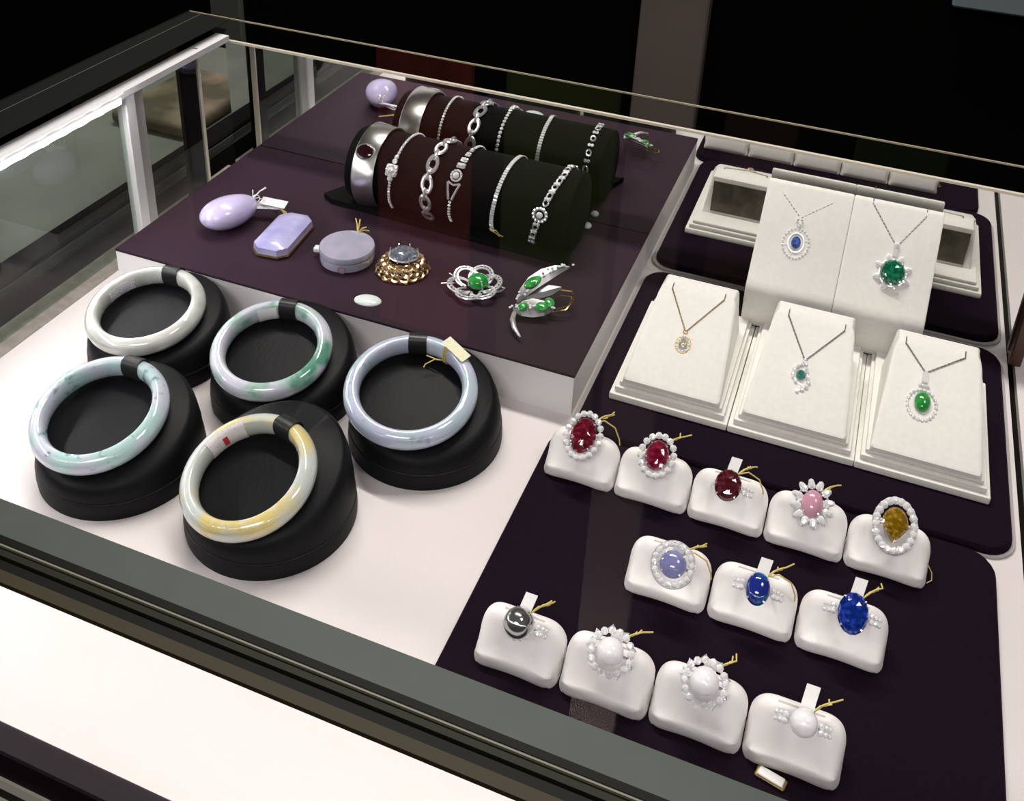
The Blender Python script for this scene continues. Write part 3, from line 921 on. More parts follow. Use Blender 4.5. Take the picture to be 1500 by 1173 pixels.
TA0, TA1 = Vector((0, 1.395, 0.105)), Vector((0, 1.505, 0.234))
TE = (TA1 - TA0).normalized()
for i, (x0, x1, words) in enumerate(((-0.1075, 0.0235, 'left one, holding the small blue halo pendant'), (0.0240, 0.155, 'right one, holding the large round green pendant'))):
    st = thing('tall_pendant_stand', 'tall ivory suede ramp stand against the mirror, ' + words, 'display stand', T(((x0 + x1) / 2, 0, N2Z)), 'tall pendant stands')
    hw = (x1 - x0) / 2
    prof = [(1.399, 0.012), (1.393, 0.018), (1.389, 0.030), (1.386, 0.060), (1.3875, 0.082), (1.3915, 0.0905), (1.398, 0.0965), (1.450, 0.1575), (1.500, 0.2160), (1.5045, 0.2190), (1.509, 0.2190),
            (1.511, 0.2150), (1.511, 0.205), (1.470, 0.150), (1.425, 0.095), (1.412, 0.060), (1.412, 0.012)]
    rings = []
    for s_, kk in ((-1.0, 0.0022), (-0.985, 0.0006), (-0.96, 0), (0, 0), (0.96, 0), (0.985, 0.0006), (1.0, 0.0022)):
        ring = []
        cyy, czz = 1.44, 0.11
        for yy, zz in prof:
            v = Vector((0, yy - cyy, zz - czz))
            v = v * (1 - kk / v.length)
            ring.append(Vector((hw * s_ * (0.985 if zz < 0.08 else 1.0), v.y + cyy, v.z + czz)))
        rings.append(ring)
    G().loft(rings).build('ramp_body', M['suede'], st, angle=50)
    G().box(-hw * 0.9, hw * 0.9, 1.403, 1.45, 0.0, 0.0118).build('foot', M['black_velvet'], st)

# ---------------------------------------------------------------- pendants


def necklace(lab, FM, sl, sr, bail, metal, r=0.0009):
    nk = thing('pendant_necklace', lab, 'necklace', FM, 'pendant necklaces')
    g = G()
    h = 0.0016
    chain(g, [(sl[0], sl[1] + 0.004, -0.004), (sl[0], sl[1], h), (bail[0] - 0.001, bail[1], h)], r)
    chain(g, [(sr[0], sr[1] + 0.004, -0.004), (sr[0], sr[1], h), (bail[0] + 0.001, bail[1], h)], r)
    g.build('chain', M['chain_gold' if metal == 'gold' else 'chain_silver'], nk, kind='stuff')
    return nk


F = plane_frame(A0, E_, 0)
FT = plane_frame(TA0, TE, 0)
for x_, s_ in ((-0.2064, .1611), (-0.1282, .1628), (-0.0343, .1638), (0.0457, .1600), (0.1288, .1646), (0.2075, .1636)):
    pass


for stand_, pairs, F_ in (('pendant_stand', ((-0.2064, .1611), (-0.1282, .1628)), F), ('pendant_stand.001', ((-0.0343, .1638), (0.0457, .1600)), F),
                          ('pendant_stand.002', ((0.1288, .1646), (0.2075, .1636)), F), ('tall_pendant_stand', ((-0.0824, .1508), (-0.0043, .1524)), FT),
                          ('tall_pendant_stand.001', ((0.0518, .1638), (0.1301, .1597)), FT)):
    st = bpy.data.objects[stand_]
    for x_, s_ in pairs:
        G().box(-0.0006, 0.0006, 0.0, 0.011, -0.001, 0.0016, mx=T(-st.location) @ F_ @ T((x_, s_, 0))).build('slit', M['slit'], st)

# 1: pale gold teardrop
n1 = necklace('fine yellow gold chain with a small pale champagne teardrop in a gold halo', F, (-0.2064, 0.1611), (-0.1282, 0.1628), (-0.1695, 0.0960), 'gold', 0.0008)
G().torus(0.0030, 0.0009, 16, 6, mx=T((-0.1695, 0.0935, 0.003)) @ rot('X', 60)).build('bail', M['gold'], n1)
G().cut(0.0062, 0.0085, 0.005, 14, pear=-0.4, mx=T((-0.1680, 0.0745, 0.004))).build('stone', M['champagne'], n1, smooth=False)
for k in range(14):
    t = 2 * pi * k / 14
    sub(dm, 'halo_diamond', n1, (-0.168 + 0.0092 * math.cos(t) * (1 - 0.22 * math.sin(t)), 0.0745 + 0.0125 * math.sin(t), 0.002), 0.0020, 20 * k)
G().torus(0.0115, 0.0010, 28, 6, sy=1.25, mx=T((-0.1680, 0.0740, 0.001))).build('halo_mount', M['gold'], n1)
# 2: swirl with a green stone
n2 = necklace('white gold chain with a swirled S-shaped diamond pendant around a dark green stone', F, (-0.0343, 0.1638), (0.0457, 0.1600), (0.0010, 0.0985), 'silver')
G().torus(0.0030, 0.0009, 16, 6, mx=T((0.0012, 0.0955, 0.003)) @ rot('X', 60)).build('bail', M['silver'], n2)
G().cut(0.0068, 0.0080, 0.006, 14, mx=T((-0.0005, 0.0725, 0.004))).build('stone', M['teal'], n2, smooth=False)
sw = [(0.003, 0.092, 0.0030), (-0.002, 0.0895, 0.0032), (-0.007, 0.0855, 0.0034), (-0.0105, 0.080, 0.0034), (-0.0115, 0.0735, 0.0032), (-0.010, 0.0675, 0.0030),
      (-0.0055, 0.0615, 0.0030), (0.0055, 0.0845, 0.0026), (0.0075, 0.079, 0.0026), (0.0095, 0.070, 0.0030), (0.0110, 0.064, 0.0034), (0.0095, 0.0570, 0.0036), (0.0045, 0.0520, 0.0036), (-0.0015, 0.0475, 0.0028)]
for x_, y_, q_ in sw:
    sub(dm, 'swirl_diamond', n2, (x_, y_, 0.003), q_, random.uniform(0, 40), random.uniform(-8, 8))
G().tube([(0.003, 0.092, 0.0012), (-0.007, 0.0855, 0.0012), (-0.0115, 0.0735, 0.0012), (-0.0055, 0.0615, 0.0012), (0.003, 0.058, 0.0012)], 0.0014, 6)\
    .tube([(0.0055, 0.0845, 0.0012), (0.0095, 0.072, 0.0012), (0.0115, 0.063, 0.0012), (0.0045, 0.052, 0.0012), (-0.004, 0.046, 0.0012)], 0.0014, 6).build('swirl_mount', M['silver'], n2)
# 3: oval jade
n3 = necklace('white gold chain with a bright green oval jade drop in a diamond halo', F, (0.1288, 0.1646), (0.2075, 0.1636), (0.1595, 0.1260), 'silver')
G().box(-0.0042, 0.0042, -0.0085, 0.0085, 0, 0.004, 0.001, 1, mx=T((0.1592, 0.1170, 0.001))).build('bail', M['diamond'], n3)
for dx_ in (-0.005, 0.0, 0.005):
    sub(dm, 'bail_diamond', n3, (0.1592 + dx_, 0.1045, 0.003), 0.0028, 10)
G().ell(0.0105, 0.0150, 0.008, 28, 10, -0.2, mx=T((0.1595, 0.0790, 0.004))).build('jade_cabochon', M['jade_green'], n3, angle=80)
for k in range(22):
    t = 2 * pi * k / 22
    sub(dm, 'halo_diamond', n3, (0.1592 + 0.0185 * math.cos(t), 0.0755 + 0.0225 * math.sin(t), 0.0022), 0.0026, 33 * k)
G().torus(0.0185, 0.0011, 40, 6, sy=1.216, mx=T((0.1592, 0.0755, 0.001))).build('halo_mount', M['silver'], n3)
# 4: small blue stone in an open double halo
n4 = necklace('white gold chain with a small blue oval stone inside two open diamond rings', FT, (-0.0824, 0.1508), (-0.0043, 0.1524), (-0.0482, 0.1180), 'silver')
G().torus(0.0042, 0.0014, 20, 6, mx=T((-0.0482, 0.1120, 0.004)) @ rot('X', 70)).build('bail', M['silver'], n4)
sub(dm, 'bail_diamond', n4, (-0.0480, 0.1045, 0.003), 0.0034)
G().cut(0.0072, 0.0098, 0.005, 14, mx=T((-0.0475, 0.0775, 0.005))).build('stone', M['blue_small'], n4, smooth=False)
G().torus(0.0118, 0.0014, 32, 6, sy=1.28, mx=T((-0.0475, 0.0775, 0.003))).build('inner_ring', M['silver'], n4)
G().torus(0.0195, 0.0011, 44, 6, sy=1.20, mx=T((-0.0475, 0.0765, 0.001))).build('outer_ring', M['silver'], n4)
for k in range(24):
    t = 2 * pi * k / 24
    sub(dm, 'halo_diamond', n4, (-0.0475 + 0.0195 * math.cos(t), 0.0765 + 0.0235 * math.sin(t), 0.0026), 0.0022, 33 * k)
for k in range(6):
    t = 2 * pi * k / 6 + 0.3
    sub(dm, 'spacer_diamond', n4, (-0.0475 + 0.0155 * math.cos(t), 0.0770 + 0.0190 * math.sin(t), 0.0022), 0.0017, 33 * k)
# 5: big round emerald
n5 = necklace('white gold chain with a large round bright green faceted stone in a clawed diamond mount', FT, (0.0518, 0.1638), (0.1301, 0.1597), (0.0965, 0.1060), 'silver', 0.0013)
G().box(-0.0035, 0.0035, -0.009, 0.009, 0, 0.004, 0.001, 1, mx=T((0.0968, 0.0985, 0.002))).build('bail', M['diamond'], n5)
sub(dm, 'bail_diamond', n5, (0.0966, 0.1070, 0.005), 0.0045)
G().cut(0.0178, 0.0195, 0.010, 16, mx=T((0.0978, 0.0640, 0.008))).build('stone', M['emerald'], n5, smooth=False)
G().torus(0.0190, 0.0016, 40, 6, sy=1.08, mx=T((0.0978, 0.0640, 0.004))).build('mount_ring', M['silver'], n5)
for k in range(8):
    t = 2 * pi * (k + 0.5) / 8
    sub(petal, 'petal_diamond', n5, (0.0978 + 0.0212 * math.cos(t), 0.0640 + 0.0225 * math.sin(t), 0.003), 0.0066, math.degrees(t) - 90, -10)
    sub(claw, 'claw', n5, (0.0978 + 0.0180 * math.cos(t + 0.39), 0.0640 + 0.0197 * math.sin(t + 0.39), 0.007), 1.3, math.degrees(t + 0.39))

# ---------------------------------------------------------------- bracelet stand and bracelets
RC = Vector((0, 1.437, 0.140))
RR = 0.066
bs = thing('bracelet_stand', 'long black velvet bracelet roll with flared ends, on the plinth against the mirror', 'display stand', T((-0.6, 1.437, 0.072)))
X0, X1 = -0.800 + 0.6, -0.395 + 0.6
rings = []
for x_, k_ in ((X0 - 0.002, 0.90), (X0, 0.985), (X0 + 0.004, 1.0), (X1 - 0.004, 1.0), (X1, 0.985), (X1 + 0.002, 0.90)):
    rings.append([Vector((x_, RR * k_ * math.cos(2 * pi * q_ / 40), 0.068 + RR * k_ * math.sin(2 * pi * q_ / 40))) for q_ in range(40)])
G().loft(rings).build('roll', M['black_velvet'], bs, angle=50)
base = [(-0.857, 1.398), (-0.835, 1.385), (-0.62, 1.375), (-0.40, 1.368), (-0.383, 1.362), (-0.412, 1.44), (-0.415, 1.515), (-0.80, 1.515)]
G().loft([[Vector((x_ + 0.6, y_ - 1.437, z_)) for x_, y_ in base] for z_ in (0.0005, 0.010)]).build('base_board', M['black_velvet'], bs)
G().box(X0 + 0.02, X1 - 0.02, -0.035, 0.045, 0.010, 0.03).build('neck', M['black_velvet'], bs)


def rp(x_, th, dr=0.0):
    t = math.radians(th)
    return Vector((x_, RC.y - (RR + dr) * math.cos(t), RC.z + (RR + dr) * math.sin(t)))


def rframe(x_, th, dr=0.0, yaw=0.0):
    """local x along the roll axis, local y along the bracelet (upwards), z outwards"""
    t = math.radians(th)
    ey = Vector((0, math.sin(t), math.cos(t)))
    ez = Vector((0, -math.cos(t), math.sin(t)))
    p = rp(x_, th, dr)
    m = Matrix(((1, ey.x, ez.x, p.x), (0, ey.y, ez.y, p.y), (0, ey.z, ez.z, p.z), (0, 0, 0, 1)))
    return m @ rot('Z', yaw)


def bx(f, th):          # sideways drift of a bracelet along the roll
    a_, b_, t0, t1 = f
    return a_ + (b_ - a_) * max(0, min(1, (th - t0) / (t1 - t0)))


BG = 'bracelets on the black roll'
# cuff
cu = thing('cuff_bracelet', 'wide plain polished silver cuff with an oval opening, leftmost on the black roll', 'bracelet', T((0, 0, 0)), BG)
rings = []
for i in range(41):
    th = -48 + (205 + 48) * i / 40
    w0, w1 = -0.783, -0.742
    e = 0.0
    rings.append([rp(w0, th, 0.0072), rp(w1, th, 0.0042), rp(w1, th, 0.0060), rp(w0 + 0.003, th, 0.0100)])
G().loft(rings).build('cuff_body', M['silver_satin'], cu, angle=50)
G().ell(0.0165, 0.0140, 0.0040, 24, 8, -0.2, mx=rframe(-0.7640, 44, 0.0090)).build('oval_inset', mat('dark_red_enamel', (0.018, 0.004, 0.005), 0.08, coat=1.0), cu, angle=80)
G().torus(0.0165, 0.0012, 32, 6, sy=0.85, mx=rframe(-0.7640, 44, 0.0088)).build('inset_rim', M['silver'], cu)
# solitaire tennis bracelet
b2 = thing('tennis_bracelet', 'thin beaded diamond bracelet with one square cushion head, second on the roll', 'bracelet', T((0, 0, 0)), BG)
f2 = (-0.714, -0.703, -20, 95)
th = -40.0
while th < 205:
    if not (14 < th < 50):
        sub_me = dm
        o = place(dm, 'link_stone', b2, rframe(bx(f2, th), th, 0.0028) @ Matrix.Diagonal((0.0030, 0.0030, 0.0030, 1)))
    th += 5.0
for th, q_ in ((47, 0.0042), (41, 0.0050), (16, 0.0055)):
    place(dm, 'head_diamond', b2, rframe(bx(f2, th), th, 0.0045) @ Matrix.Diagonal((q_, q_, q_, 1)))
G().box(-0.0105, 0.0105, -0.0105, 0.0105, -0.002, 0.002, 0.0035, 3, mx=rframe(bx(f2, 28), 28, 0.0050)).build('head_mount', M['silver'], b2)
for k in range(12):
    t = 2 * pi * k / 12
    place(dm, 'halo_diamond', b2, rframe(bx(f2, 28), 28, 0.0080) @ T((0.0085 * math.cos(t), 0.0085 * math.sin(t), 0)) @ Matrix.Diagonal((0.0024, 0.0024, 0.0024, 1)))
place(dm, 'centre_diamond', b2, rframe(bx(f2, 28), 28, 0.0090) @ Matrix.Diagonal((0.0058, 0.0058, 0.0050, 1)))
# link bracelet
b3 = thing('link_bracelet', 'diamond-set bracelet of large oval chain links, third on the roll', 'bracelet', T((0, 0, 0)), BG)
f3 = (-0.645, -0.640, -20, 95)
lk = G().torus(0.0082, 0.0032, 20, 6, sy=1.6, sq=0.8).mesh('oval_link', M['silver'])
lk2 = G().torus(0.0040, 0.0024, 12, 6, sy=1.9).mesh('small_link', M['silver'])
th = -38.0
k = 0
while th < 200:
    place(lk, 'oval_link', b3, rframe(bx(f3, th), th, 0.0035, 6))
    place(lk2, 'small_link', b3, rframe(bx(f3, th + 14.5), th + 14.5, 0.0050) @ rot('Y', 90))
    th += 29
# tapering art deco bracelet
b4 = thing('tapered_bracelet', 'tapering diamond bracelet with one round head and open wedge link, fourth on the roll', 'bracelet', T((0, 0, 0)), BG)
f4 = (-0.602, -0.588, -20, 95)
for th, wd, ln in ((88, 0.0040, 0.010), (77, 0.0050, 0.010), (66, 0.0065, 0.009), (56, 0.0080, 0.010)):
    G().box(-wd, wd, -ln / 2, ln / 2, -0.0016, 0.0016, 0.0012, 1, mx=rframe(bx(f4, th), th, 0.0035)).build('bar_link', M['silver'], b4)
    place(dm, 'link_stone', b4, rframe(bx(f4, th), th, 0.0058) @ Matrix.Diagonal((wd * 0.8, 0.0036, 0.003, 1)))
G().torus(0.0088, 0.0018, 28, 6, mx=rframe(bx(f4, 40), 40, 0.0050)).build('round_mount', M['silver'], b4)
place(dm, 'centre_diamond', b4, rframe(bx(f4, 40), 40, 0.0070) @ Matrix.Diagonal((0.0062, 0.0062, 0.005, 1)))
for k in range(12):
    t = 2 * pi * k / 12
    place(dm, 'halo_diamond', b4, rframe(bx(f4, 40), 40, 0.0062) @ T((0.0090 * math.cos(t), 0.0090 * math.sin(t), 0)) @ Matrix.Diagonal((0.0020, 0.0020, 0.0020, 1)))
g = G()
for sg in (-1, 1):
    g.tube([rframe(bx(f4, 30), 30, 0.004) @ Vector((sg * 0.0110, 0, 0)), rframe(bx(f4, 20), 20, 0.004) @ Vector((sg * 0.0075, 0, 0)), rframe(bx(f4, 6), 6, 0.004) @ Vector((sg * 0.0030, 0, 0))], 0.0022, 6)
g.tube([rframe(bx(f4, 30), 30, 0.004) @ Vector((-0.011, 0, 0)), rframe(bx(f4, 27), 27, 0.004) @ Vector((0, 0, 0)), rframe(bx(f4, 30), 30, 0.004) @ Vector((0.011, 0, 0))], 0.0020, 6)
g.build('wedge_link', M['silver'], b4)
th = 2.0
while th > -42:
    place(dm, 'link_stone', b4, rframe(bx(f4, th), th, 0.0035) @ Matrix.Diagonal((0.0032, 0.0028, 0.003, 1)))
    th -= 5.5
th = 98.0
while th < 200:
    place(dm, 'link_stone', b4, rframe(bx(f4, th), th, 0.0035) @ Matrix.Diagonal((0.0036, 0.0036, 0.003, 1)))
    th += 6.5
# straight line bracelet
b5 = thing('line_bracelet', 'plain narrow line bracelet of square-set diamonds ending in yellow thread, fifth on the roll', 'bracelet', T((0, 0, 0)), BG)
f5 = (-0.526, -0.511, -20, 95)
sq = G().box(-0.0036, 0.0036, -0.0022, 0.0022, -0.0014, 0.0014, 0.0007, 1).mesh('square_link', M['diamond'], False)
th = -32.0
while th < 200:
    place(sq, 'square_link', b5, rframe(bx(f5, th), th, 0.0028))
    th += 4.3
g = G()
p0 = rframe(bx(f5, -34), -34, 0.003)
g.tube([p0 @ Vector((-0.006, 0.001, 0)), p0 @ Vector((0, -0.001, 0.002)), p0 @ Vector((0.007, 0.002, 0.001)), p0 @ Vector((0.012, -0.006, 0.004)), p0 @ Vector((0.018, -0.010, 0.004))], 0.0011, 5)
g.tube([p0 @ Vector((-0.004, -0.002, 0.001)), p0 @ Vector((0.004, -0.002, 0.003)), p0 @ Vector((0.012, -0.012, 0.004))], 0.0010, 5)
g.build('thread', M['thread'], b5)
# cluster bracelet
b6 = thing('cluster_bracelet', 'ornate diamond bracelet with one large round cluster head, rightmost on the roll', 'bracelet', T((0, 0, 0)), BG)
f6 = (-0.458, -0.421, -38, 75)
cth = 14
FR = rframe(bx(f6, cth), cth, 0.0055)
G().torus(0.0100, 0.0026, 28, 6, mx=FR).build('round_mount', M['silver'], b6)
place(dm, 'centre_diamond', b6, FR @ T((0, 0, 0.003)) @ Matrix.Diagonal((0.0058, 0.0058, 0.005, 1)))
for k in range(12):
    t = 2 * pi * k / 12
    place(dm, 'halo_diamond', b6, FR @ T((0.0112 * math.cos(t), 0.0112 * math.sin(t), 0.0015)) @ Matrix.Diagonal((0.0028, 0.0028, 0.0028, 1)))
for j, th in enumerate((-46, -39, -33, -27, -20, -13, -6, -1, 31, 36, 41, 47, 54, 59, 65, 71, 78, 85, 92, 104, 116, 128, 140, 152, 164, 176, 188)):
    if j % 2 == 0:
        G().torus(0.0042, 0.0015, 14, 5, sy=1.3, mx=rframe(bx(f6, th), th, 0.0040, -18)).build('open_link', M['silver'], b6)
    else:
        for dx_ in (-0.0028, 0.0028):
            place(dm, 'link_stone', b6, rframe(bx(f6, th) + dx_, th, 0.0045) @ Matrix.Diagonal((0.0033, 0.0036, 0.003, 1)))

# ---------------------------------------------------------------- jewels lying on the plinth
PZ = 0.072


def threads(g, base, ends, r=0.0008):
    for e in ends:
        e = Vector(e)
        g.tube([base, (Vector(base) + e) / 2 + Vector((0.001, 0, 0.004)), e], r, 5)


# lavender egg
j = thing('lavender_pendant', 'smooth lavender jade egg-shaped pendant with a white tag, leftmost on the plinth', 'pendant', T((-0.952, 1.250, PZ)) @ rot('Z', -24))
G().ell(0.034, 0.052, 0.026, 32, 14, -0.999, mx=T((0, 0, 0.0265)), egg=-0.16).build('jade_drop', M['lavender'], j, angle=80)
g = G()
threads(g, (0.0, 0.046, 0.034), [(0.008, 0.062, 0.030), (0.004, 0.070, 0.050), (0.016, 0.064, 0.056), (-0.008, 0.052, 0.046)])
g.torus(0.006, 0.0010, 16, 5, mx=T((0.002, 0.052, 0.034)) @ rot('Y', 60))
g.build('thread', M['tag'], j)
tm = G().box(-0.004, 0.044, -0.0085, 0.0085, -0.0006, 0.0006, 0.0003, 1).mesh('price_tag', M['tag_ink'])
place(tm, 'price_tag', j, T((0.010, 0.060, 0.030)) @ rot('Z', 28) @ rot('X', 18))
place(tm, 'price_tag', j, T((0.006, 0.048, 0.024)) @ rot('Z', 46) @ rot('X', 18))
# rectangular
j = thing('lavender_brooch', 'long cut-cornered lavender-blue jade piece in a gold frame, second from the left on the plinth', 'brooch', T((-0.846, 1.248, PZ)) @ rot('Z', 6))


def octa(hw, hl, c_, z):
    return [Vector(p) for p in ((-hw + c_, -hl, z), (hw - c_, -hl, z), (hw, -hl + c_, z), (hw, hl - c_, z), (hw - c_, hl, z), (-hw + c_, hl, z), (-hw, hl - c_, z), (-hw, -hl + c_, z))]


G().loft([octa(0.031, 0.060, 0.014, 0.0), octa(0.033, 0.062, 0.014, 0.004), octa(0.032, 0.061, 0.014, 0.007)]).build('gold_frame', M['gold'], j, smooth=False)
G().loft([octa(0.031, 0.060, 0.014, 0.007), octa(0.030, 0.059, 0.014, 0.017), octa(0.022, 0.050, 0.012, 0.0225), octa(0.010, 0.036, 0.009, 0.0245)]).build('jade_top', M['lavender_deep'], j, smooth=True, angle=30)
g = G()
threads(g, (-0.020, 0.055, 0.008), [(-0.050, 0.074, 0.012), (-0.062, 0.088, 0.012), (-0.030, 0.062, 0.016)], 0.0014)
g.build('thread', M['thread'], j)
# round locket
j = thing('round_jade_box', 'thick round pale lavender jade disc with a seam and brown seal mark', 'pendant', T((-0.722, 1.240, PZ)) @ rot('Z', 10))
rings = [[Vector((r_ * math.cos(2 * pi * k / 48), r_ * 1.02 * math.sin(2 * pi * k / 48), z_)) for k in range(48)] for r_, z_ in
         ((0.040, 0.0), (0.0435, 0.003), (0.0445, 0.012), (0.0440, 0.0165))]
G().loft(rings).build('lower_disc', M['lavender_pale'], j, angle=40)
rings = [[Vector((r_ * math.cos(2 * pi * k / 48), r_ * 1.02 * math.sin(2 * pi * k / 48), z_)) for k in range(48)] for r_, z_ in
         ((0.0425, 0.0168), (0.0445, 0.0185), (0.0450, 0.0245), (0.0435, 0.0275), (0.030, 0.0290))]
G().loft(rings).build('upper_disc', M['lavender_pale'], j, angle=40)
G().box(-0.0560, -0.0445, -0.006, 0.006, 0.008, 0.016, 0.002, 2).build('end_tab', M['white_jade'], j)
G().torus(0.0058, 0.0007, 20, 5, mx=T((0.006, -0.0452, 0.0085)) @ rot('X', 90)).build('seal_mark', M['brown_ink'], j)
g = G()
threads(g, (0.004, 0.040, 0.026), [(-0.004, 0.056, 0.044), (0.003, 0.058, 0.042), (0.020, 0.052, 0.026), (0.016, 0.050, 0.034)], 0.0011)
g.build('thread', M['thread'], j)
# gold flower brooch
j = thing('gold_flower_brooch', 'gold openwork flower brooch with a large grey-blue faceted stone, on the plinth below the roll', 'brooch', T((-0.6275, 1.250, PZ)))
g = G()
g.torus(0.036, 0.0020, 36, 6, sy=1.0, mx=T((0, 0, 0.0025)))
g.torus(0.028, 0.0020, 36, 6, sy=1.0, mx=T((0, 0, 0.0200)))
g.tube([(-0.036, -0.026, 0.002), (-0.01, -0.043, 0.003), (0.026, -0.036, 0.002)], 0.0018, 6)
g.build('frame', M['gold'], j)
pt = G().torus(0.0062, 0.0022, 14, 5, sy=1.15).mesh('petal', M['rose_gold'])
for lv, (rr, zz, n, tl) in enumerate(((0.0375, 0.007, 18, 35), (0.0340, 0.0135, 17, 55), (0.0285, 0.0190, 15, 20))):
    for k in range(n):
        t = 360 * (k + 0.5 * lv) / n
        place(pt, 'petal', j, rot('Z', t) @ T((rr, 0, zz)) @ rot('Y', tl))
G().cut(0.0235, 0.0220, 0.0125, 10, mx=T((0.001, 0.002, 0.0285))).build('stone', M['topaz'], j, smooth=False)
G().torus(0.0238, 0.0013, 20, 6, sy=0.94, mx=T((0.001, 0.002, 0.0275))).build('stone_rim', M['silver'], j)
for k in range(8):
    t = 2 * pi * k / 8
    sub(claw, 'claw', j, (0.001 + 0.0242 * math.cos(t), 0.002 + 0.0227 * math.sin(t), 0.0280), 1.1, math.degrees(t))
# white oval
j = thing('white_oval_cabochon', 'flat oval white stone lying alone on the plinth near its front edge', 'stone', T((-0.638, 1.152, PZ)) @ rot('Z', 10))
G().ell(0.0215, 0.0145, 0.006, 32, 8, -0.05).build('cabochon', M['white_jade'], j, angle=80)
# small stone against the mirror
j = thing('small_white_stone', 'tiny white stone on the plinth, touching the mirror right of the black roll', 'stone', T((-0.397, 1.503, PZ)))
G().ell(0.0075, 0.0085, 0.006, 14, 8, -0.3, mx=T((0, 0, 0.002))).build('stone_body', M['white_jade'], j, angle=80)
# green swirl brooch
j = thing('swirl_brooch', 'silver swirl brooch of interlaced diamond ribbons around a round green jade cabochon', 'brooch', T((-0.5000, 1.245, PZ + 0.002)) @ rot('X', 8))
for k in range(6):
    g = G()
    for off in (-0.0022, 0.0022):
        pts = []
        for i in range(13):
            u = i / 12
            aa = 2 * pi * k / 6 + 1.9 * u - 0.5
            rr = 0.0165 + 0.0215 * math.sin(pi * u) ** 0.9 + off * 1.2
            pts.append((rr * math.cos(aa) * 1.05, rr * math.sin(aa), 0.006 + 0.009 * math.sin(pi * u)))
        g.tube(pts, 0.0018, 6)
    g.build('ribbon', M['silver'], j)
    g = G()
    for i in range(2, 12):
        u = i / 13
        aa = 2 * pi * k / 6 + 1.9 * u - 0.5
        rr = 0.0165 + 0.0215 * math.sin(pi * u) ** 0.9
        g.cut(0.0017, 0.0017, 0.0016, 6, mx=T((rr * math.cos(aa) * 1.05, rr * math.sin(aa), 0.0085 + 0.009 * math.sin(pi * u))))
    g.build('ribbon_stones', M['diamond'], j, smooth=False, kind='stuff')
G().ell(0.0165, 0.0160, 0.012, 28, 10, -0.2, mx=T((0.004, 0.004, 0.0135))).build('jade_cabochon', M['jade_green'], j, angle=80)
for k in range(4):
    t = pi / 4 + pi / 2 * k
    sub(claw, 'claw', j, (0.004 + 0.0162 * math.cos(t), 0.004 + 0.0158 * math.sin(t), 0.015), 1.3, math.degrees(t))
g = G()
g.tube([(-0.030, 0.0, 0.004), (-0.052, -0.012, 0.006)], 0.0010, 5)
g.tube([(-0.034, 0.010, 0.004), (-0.048, 0.010, 0.010)], 0.0010, 5)
g.tube([(0.030, -0.004, 0.006), (0.042, 0.004, 0.006), (0.046, 0.010, 0.008), (0.030, 0.012, 0.008)], 0.0018, 5)
g.build('pin', M['silver'], j)
# leaf brooch
j = thing('leaf_brooch', 'silver leaf spray brooch with green jade leaves and a curled tail, rightmost on the plinth', 'brooch', T((-0.392, 1.235, PZ)))


def leaf(pts, wd, th_=0.0022):
    """curved leaf blade"""
    rings = []
    n = len(pts)
    for i, p in enumerate(pts):
        p = Vector(p)
        q_ = Vector(pts[min(i + 1, n - 1)]) - Vector(pts[max(i - 1, 0)])
        q_.normalize()
        sd = q_.cross(Vector((0.2, -0.5, 0.8))).normalized()
        w_ = wd * max(0.08, math.sin(pi * (i + 0.15) / (n - 0.7)) ** 0.8)
        up = sd.cross(q_).normalized()
        rings.append([p + sd * w_, p + up * th_, p - sd * w_, p - up * th_])
    return rings


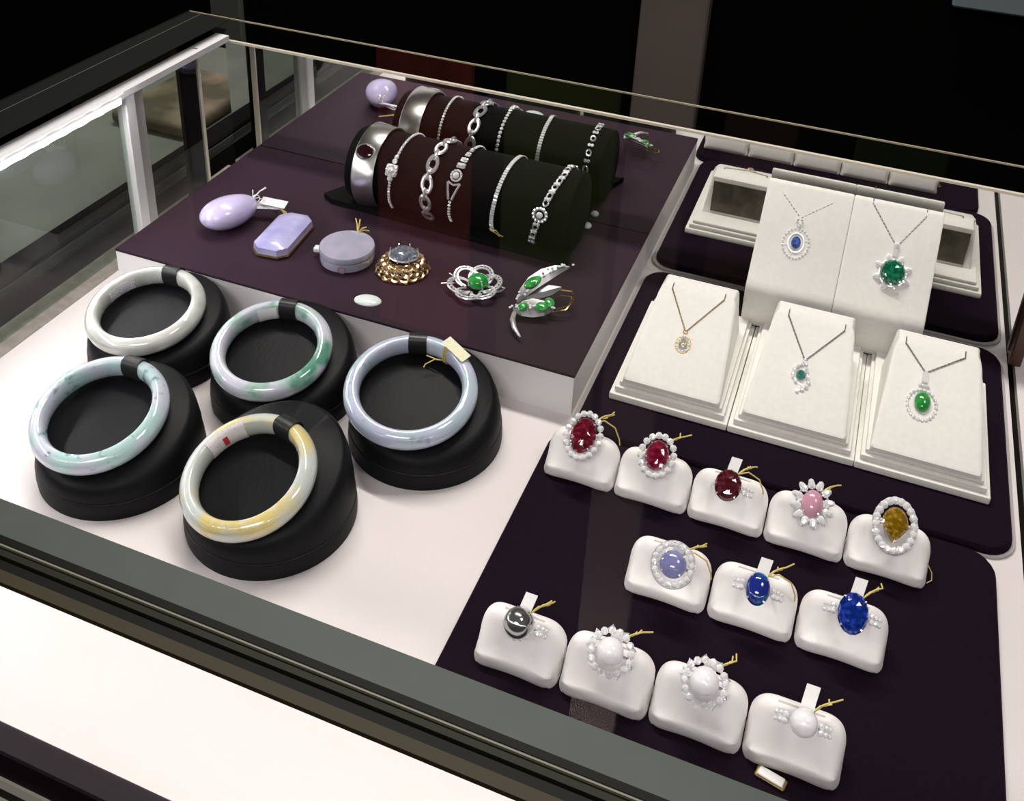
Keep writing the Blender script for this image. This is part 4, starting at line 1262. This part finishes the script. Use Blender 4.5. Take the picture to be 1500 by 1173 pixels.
up_l = [(-0.026, -0.022, 0.022), (-0.022, -0.006, 0.032), (-0.014, 0.012, 0.040), (-0.002, 0.030, 0.046), (0.012, 0.046, 0.050), (0.028, 0.058, 0.052)]
G().loft(leaf(up_l, 0.0115)).build('leaf_blade', M['pave_silver'], j, angle=20)
low_l = [(-0.030, -0.028, 0.012), (-0.018, -0.026, 0.016), (-0.002, -0.020, 0.018), (0.014, -0.014, 0.018), (0.026, -0.006, 0.014)]
G().loft(leaf(low_l, 0.0150)).build('leaf_blade', M['pave_silver'], j, angle=20)
mid_l = [(-0.022, -0.008, 0.022), (-0.006, 0.004, 0.026), (0.012, 0.018, 0.030), (0.026, 0.028, 0.032)]
G().loft(leaf(mid_l, 0.009)).build('leaf_blade', M['pave_silver'], j, angle=20)
G().tube([(-0.026, -0.034, 0.010), (-0.022, -0.052, 0.012), (-0.012, -0.070, 0.012), (0.002, -0.082, 0.008)], [0.0035, 0.0042, 0.0036, 0.0015], 8).build('curled_tail', M['silver'], j)
for p, rx_, ry_, rz_ in (((-0.014, 0.010, 0.0425), 0.010, 0.015, 35), ((0.010, -0.016, 0.021), 0.010, 0.009, 0), ((-0.016, -0.026, 0.020), 0.007, 0.009, 20), ((0.018, -0.002, 0.021), 0.008, 0.010, -30)):
    G().ell(rx_, ry_, 0.0045, 18, 6, -0.3, mx=T(p) @ rot('Z', -rz_) @ rot('X', 15)).build('jade_leaf', M['jade_green'], j, angle=80)
g = G()
for i in range(60):
    u = i / 59
    src = up_l if i % 2 else low_l
    q_ = u * (len(src) - 1)
    k = min(int(q_), len(src) - 2)
    p = Vector(src[k]).lerp(Vector(src[k + 1]), q_ - k)
    g.cut(0.0024, 0.0024, 0.002, 6, mx=T(p + Vector((random.uniform(-0.006, 0.006), random.uniform(-0.004, 0.004), 0.004))))
g.build('pave_stones', M['diamond'], j, smooth=False, kind='stuff')
g = G()
g.tube([(0.024, 0.030, 0.026), (0.042, 0.034, 0.026), (0.050, 0.020, 0.022), (0.044, -0.002, 0.016), (0.026, -0.010, 0.012)], 0.0016, 5)
g.tube([(0.026, 0.022, 0.022), (0.044, 0.026, 0.022), (0.046, 0.008, 0.018), (0.028, -0.002, 0.012)], 0.0011, 5)
g.build('ear_loops', M['gold'], j)

# ---------------------------------------------------------------- convert to metres
for me in bpy.data.meshes:
    me.transform(Matrix.Scale(S, 4))
for o in bpy.data.objects:
    if o.type in ('MESH', 'EMPTY'):
        if o.parent is None:
            o.location = metric(o.location)
        else:
            o.location = o.location * S
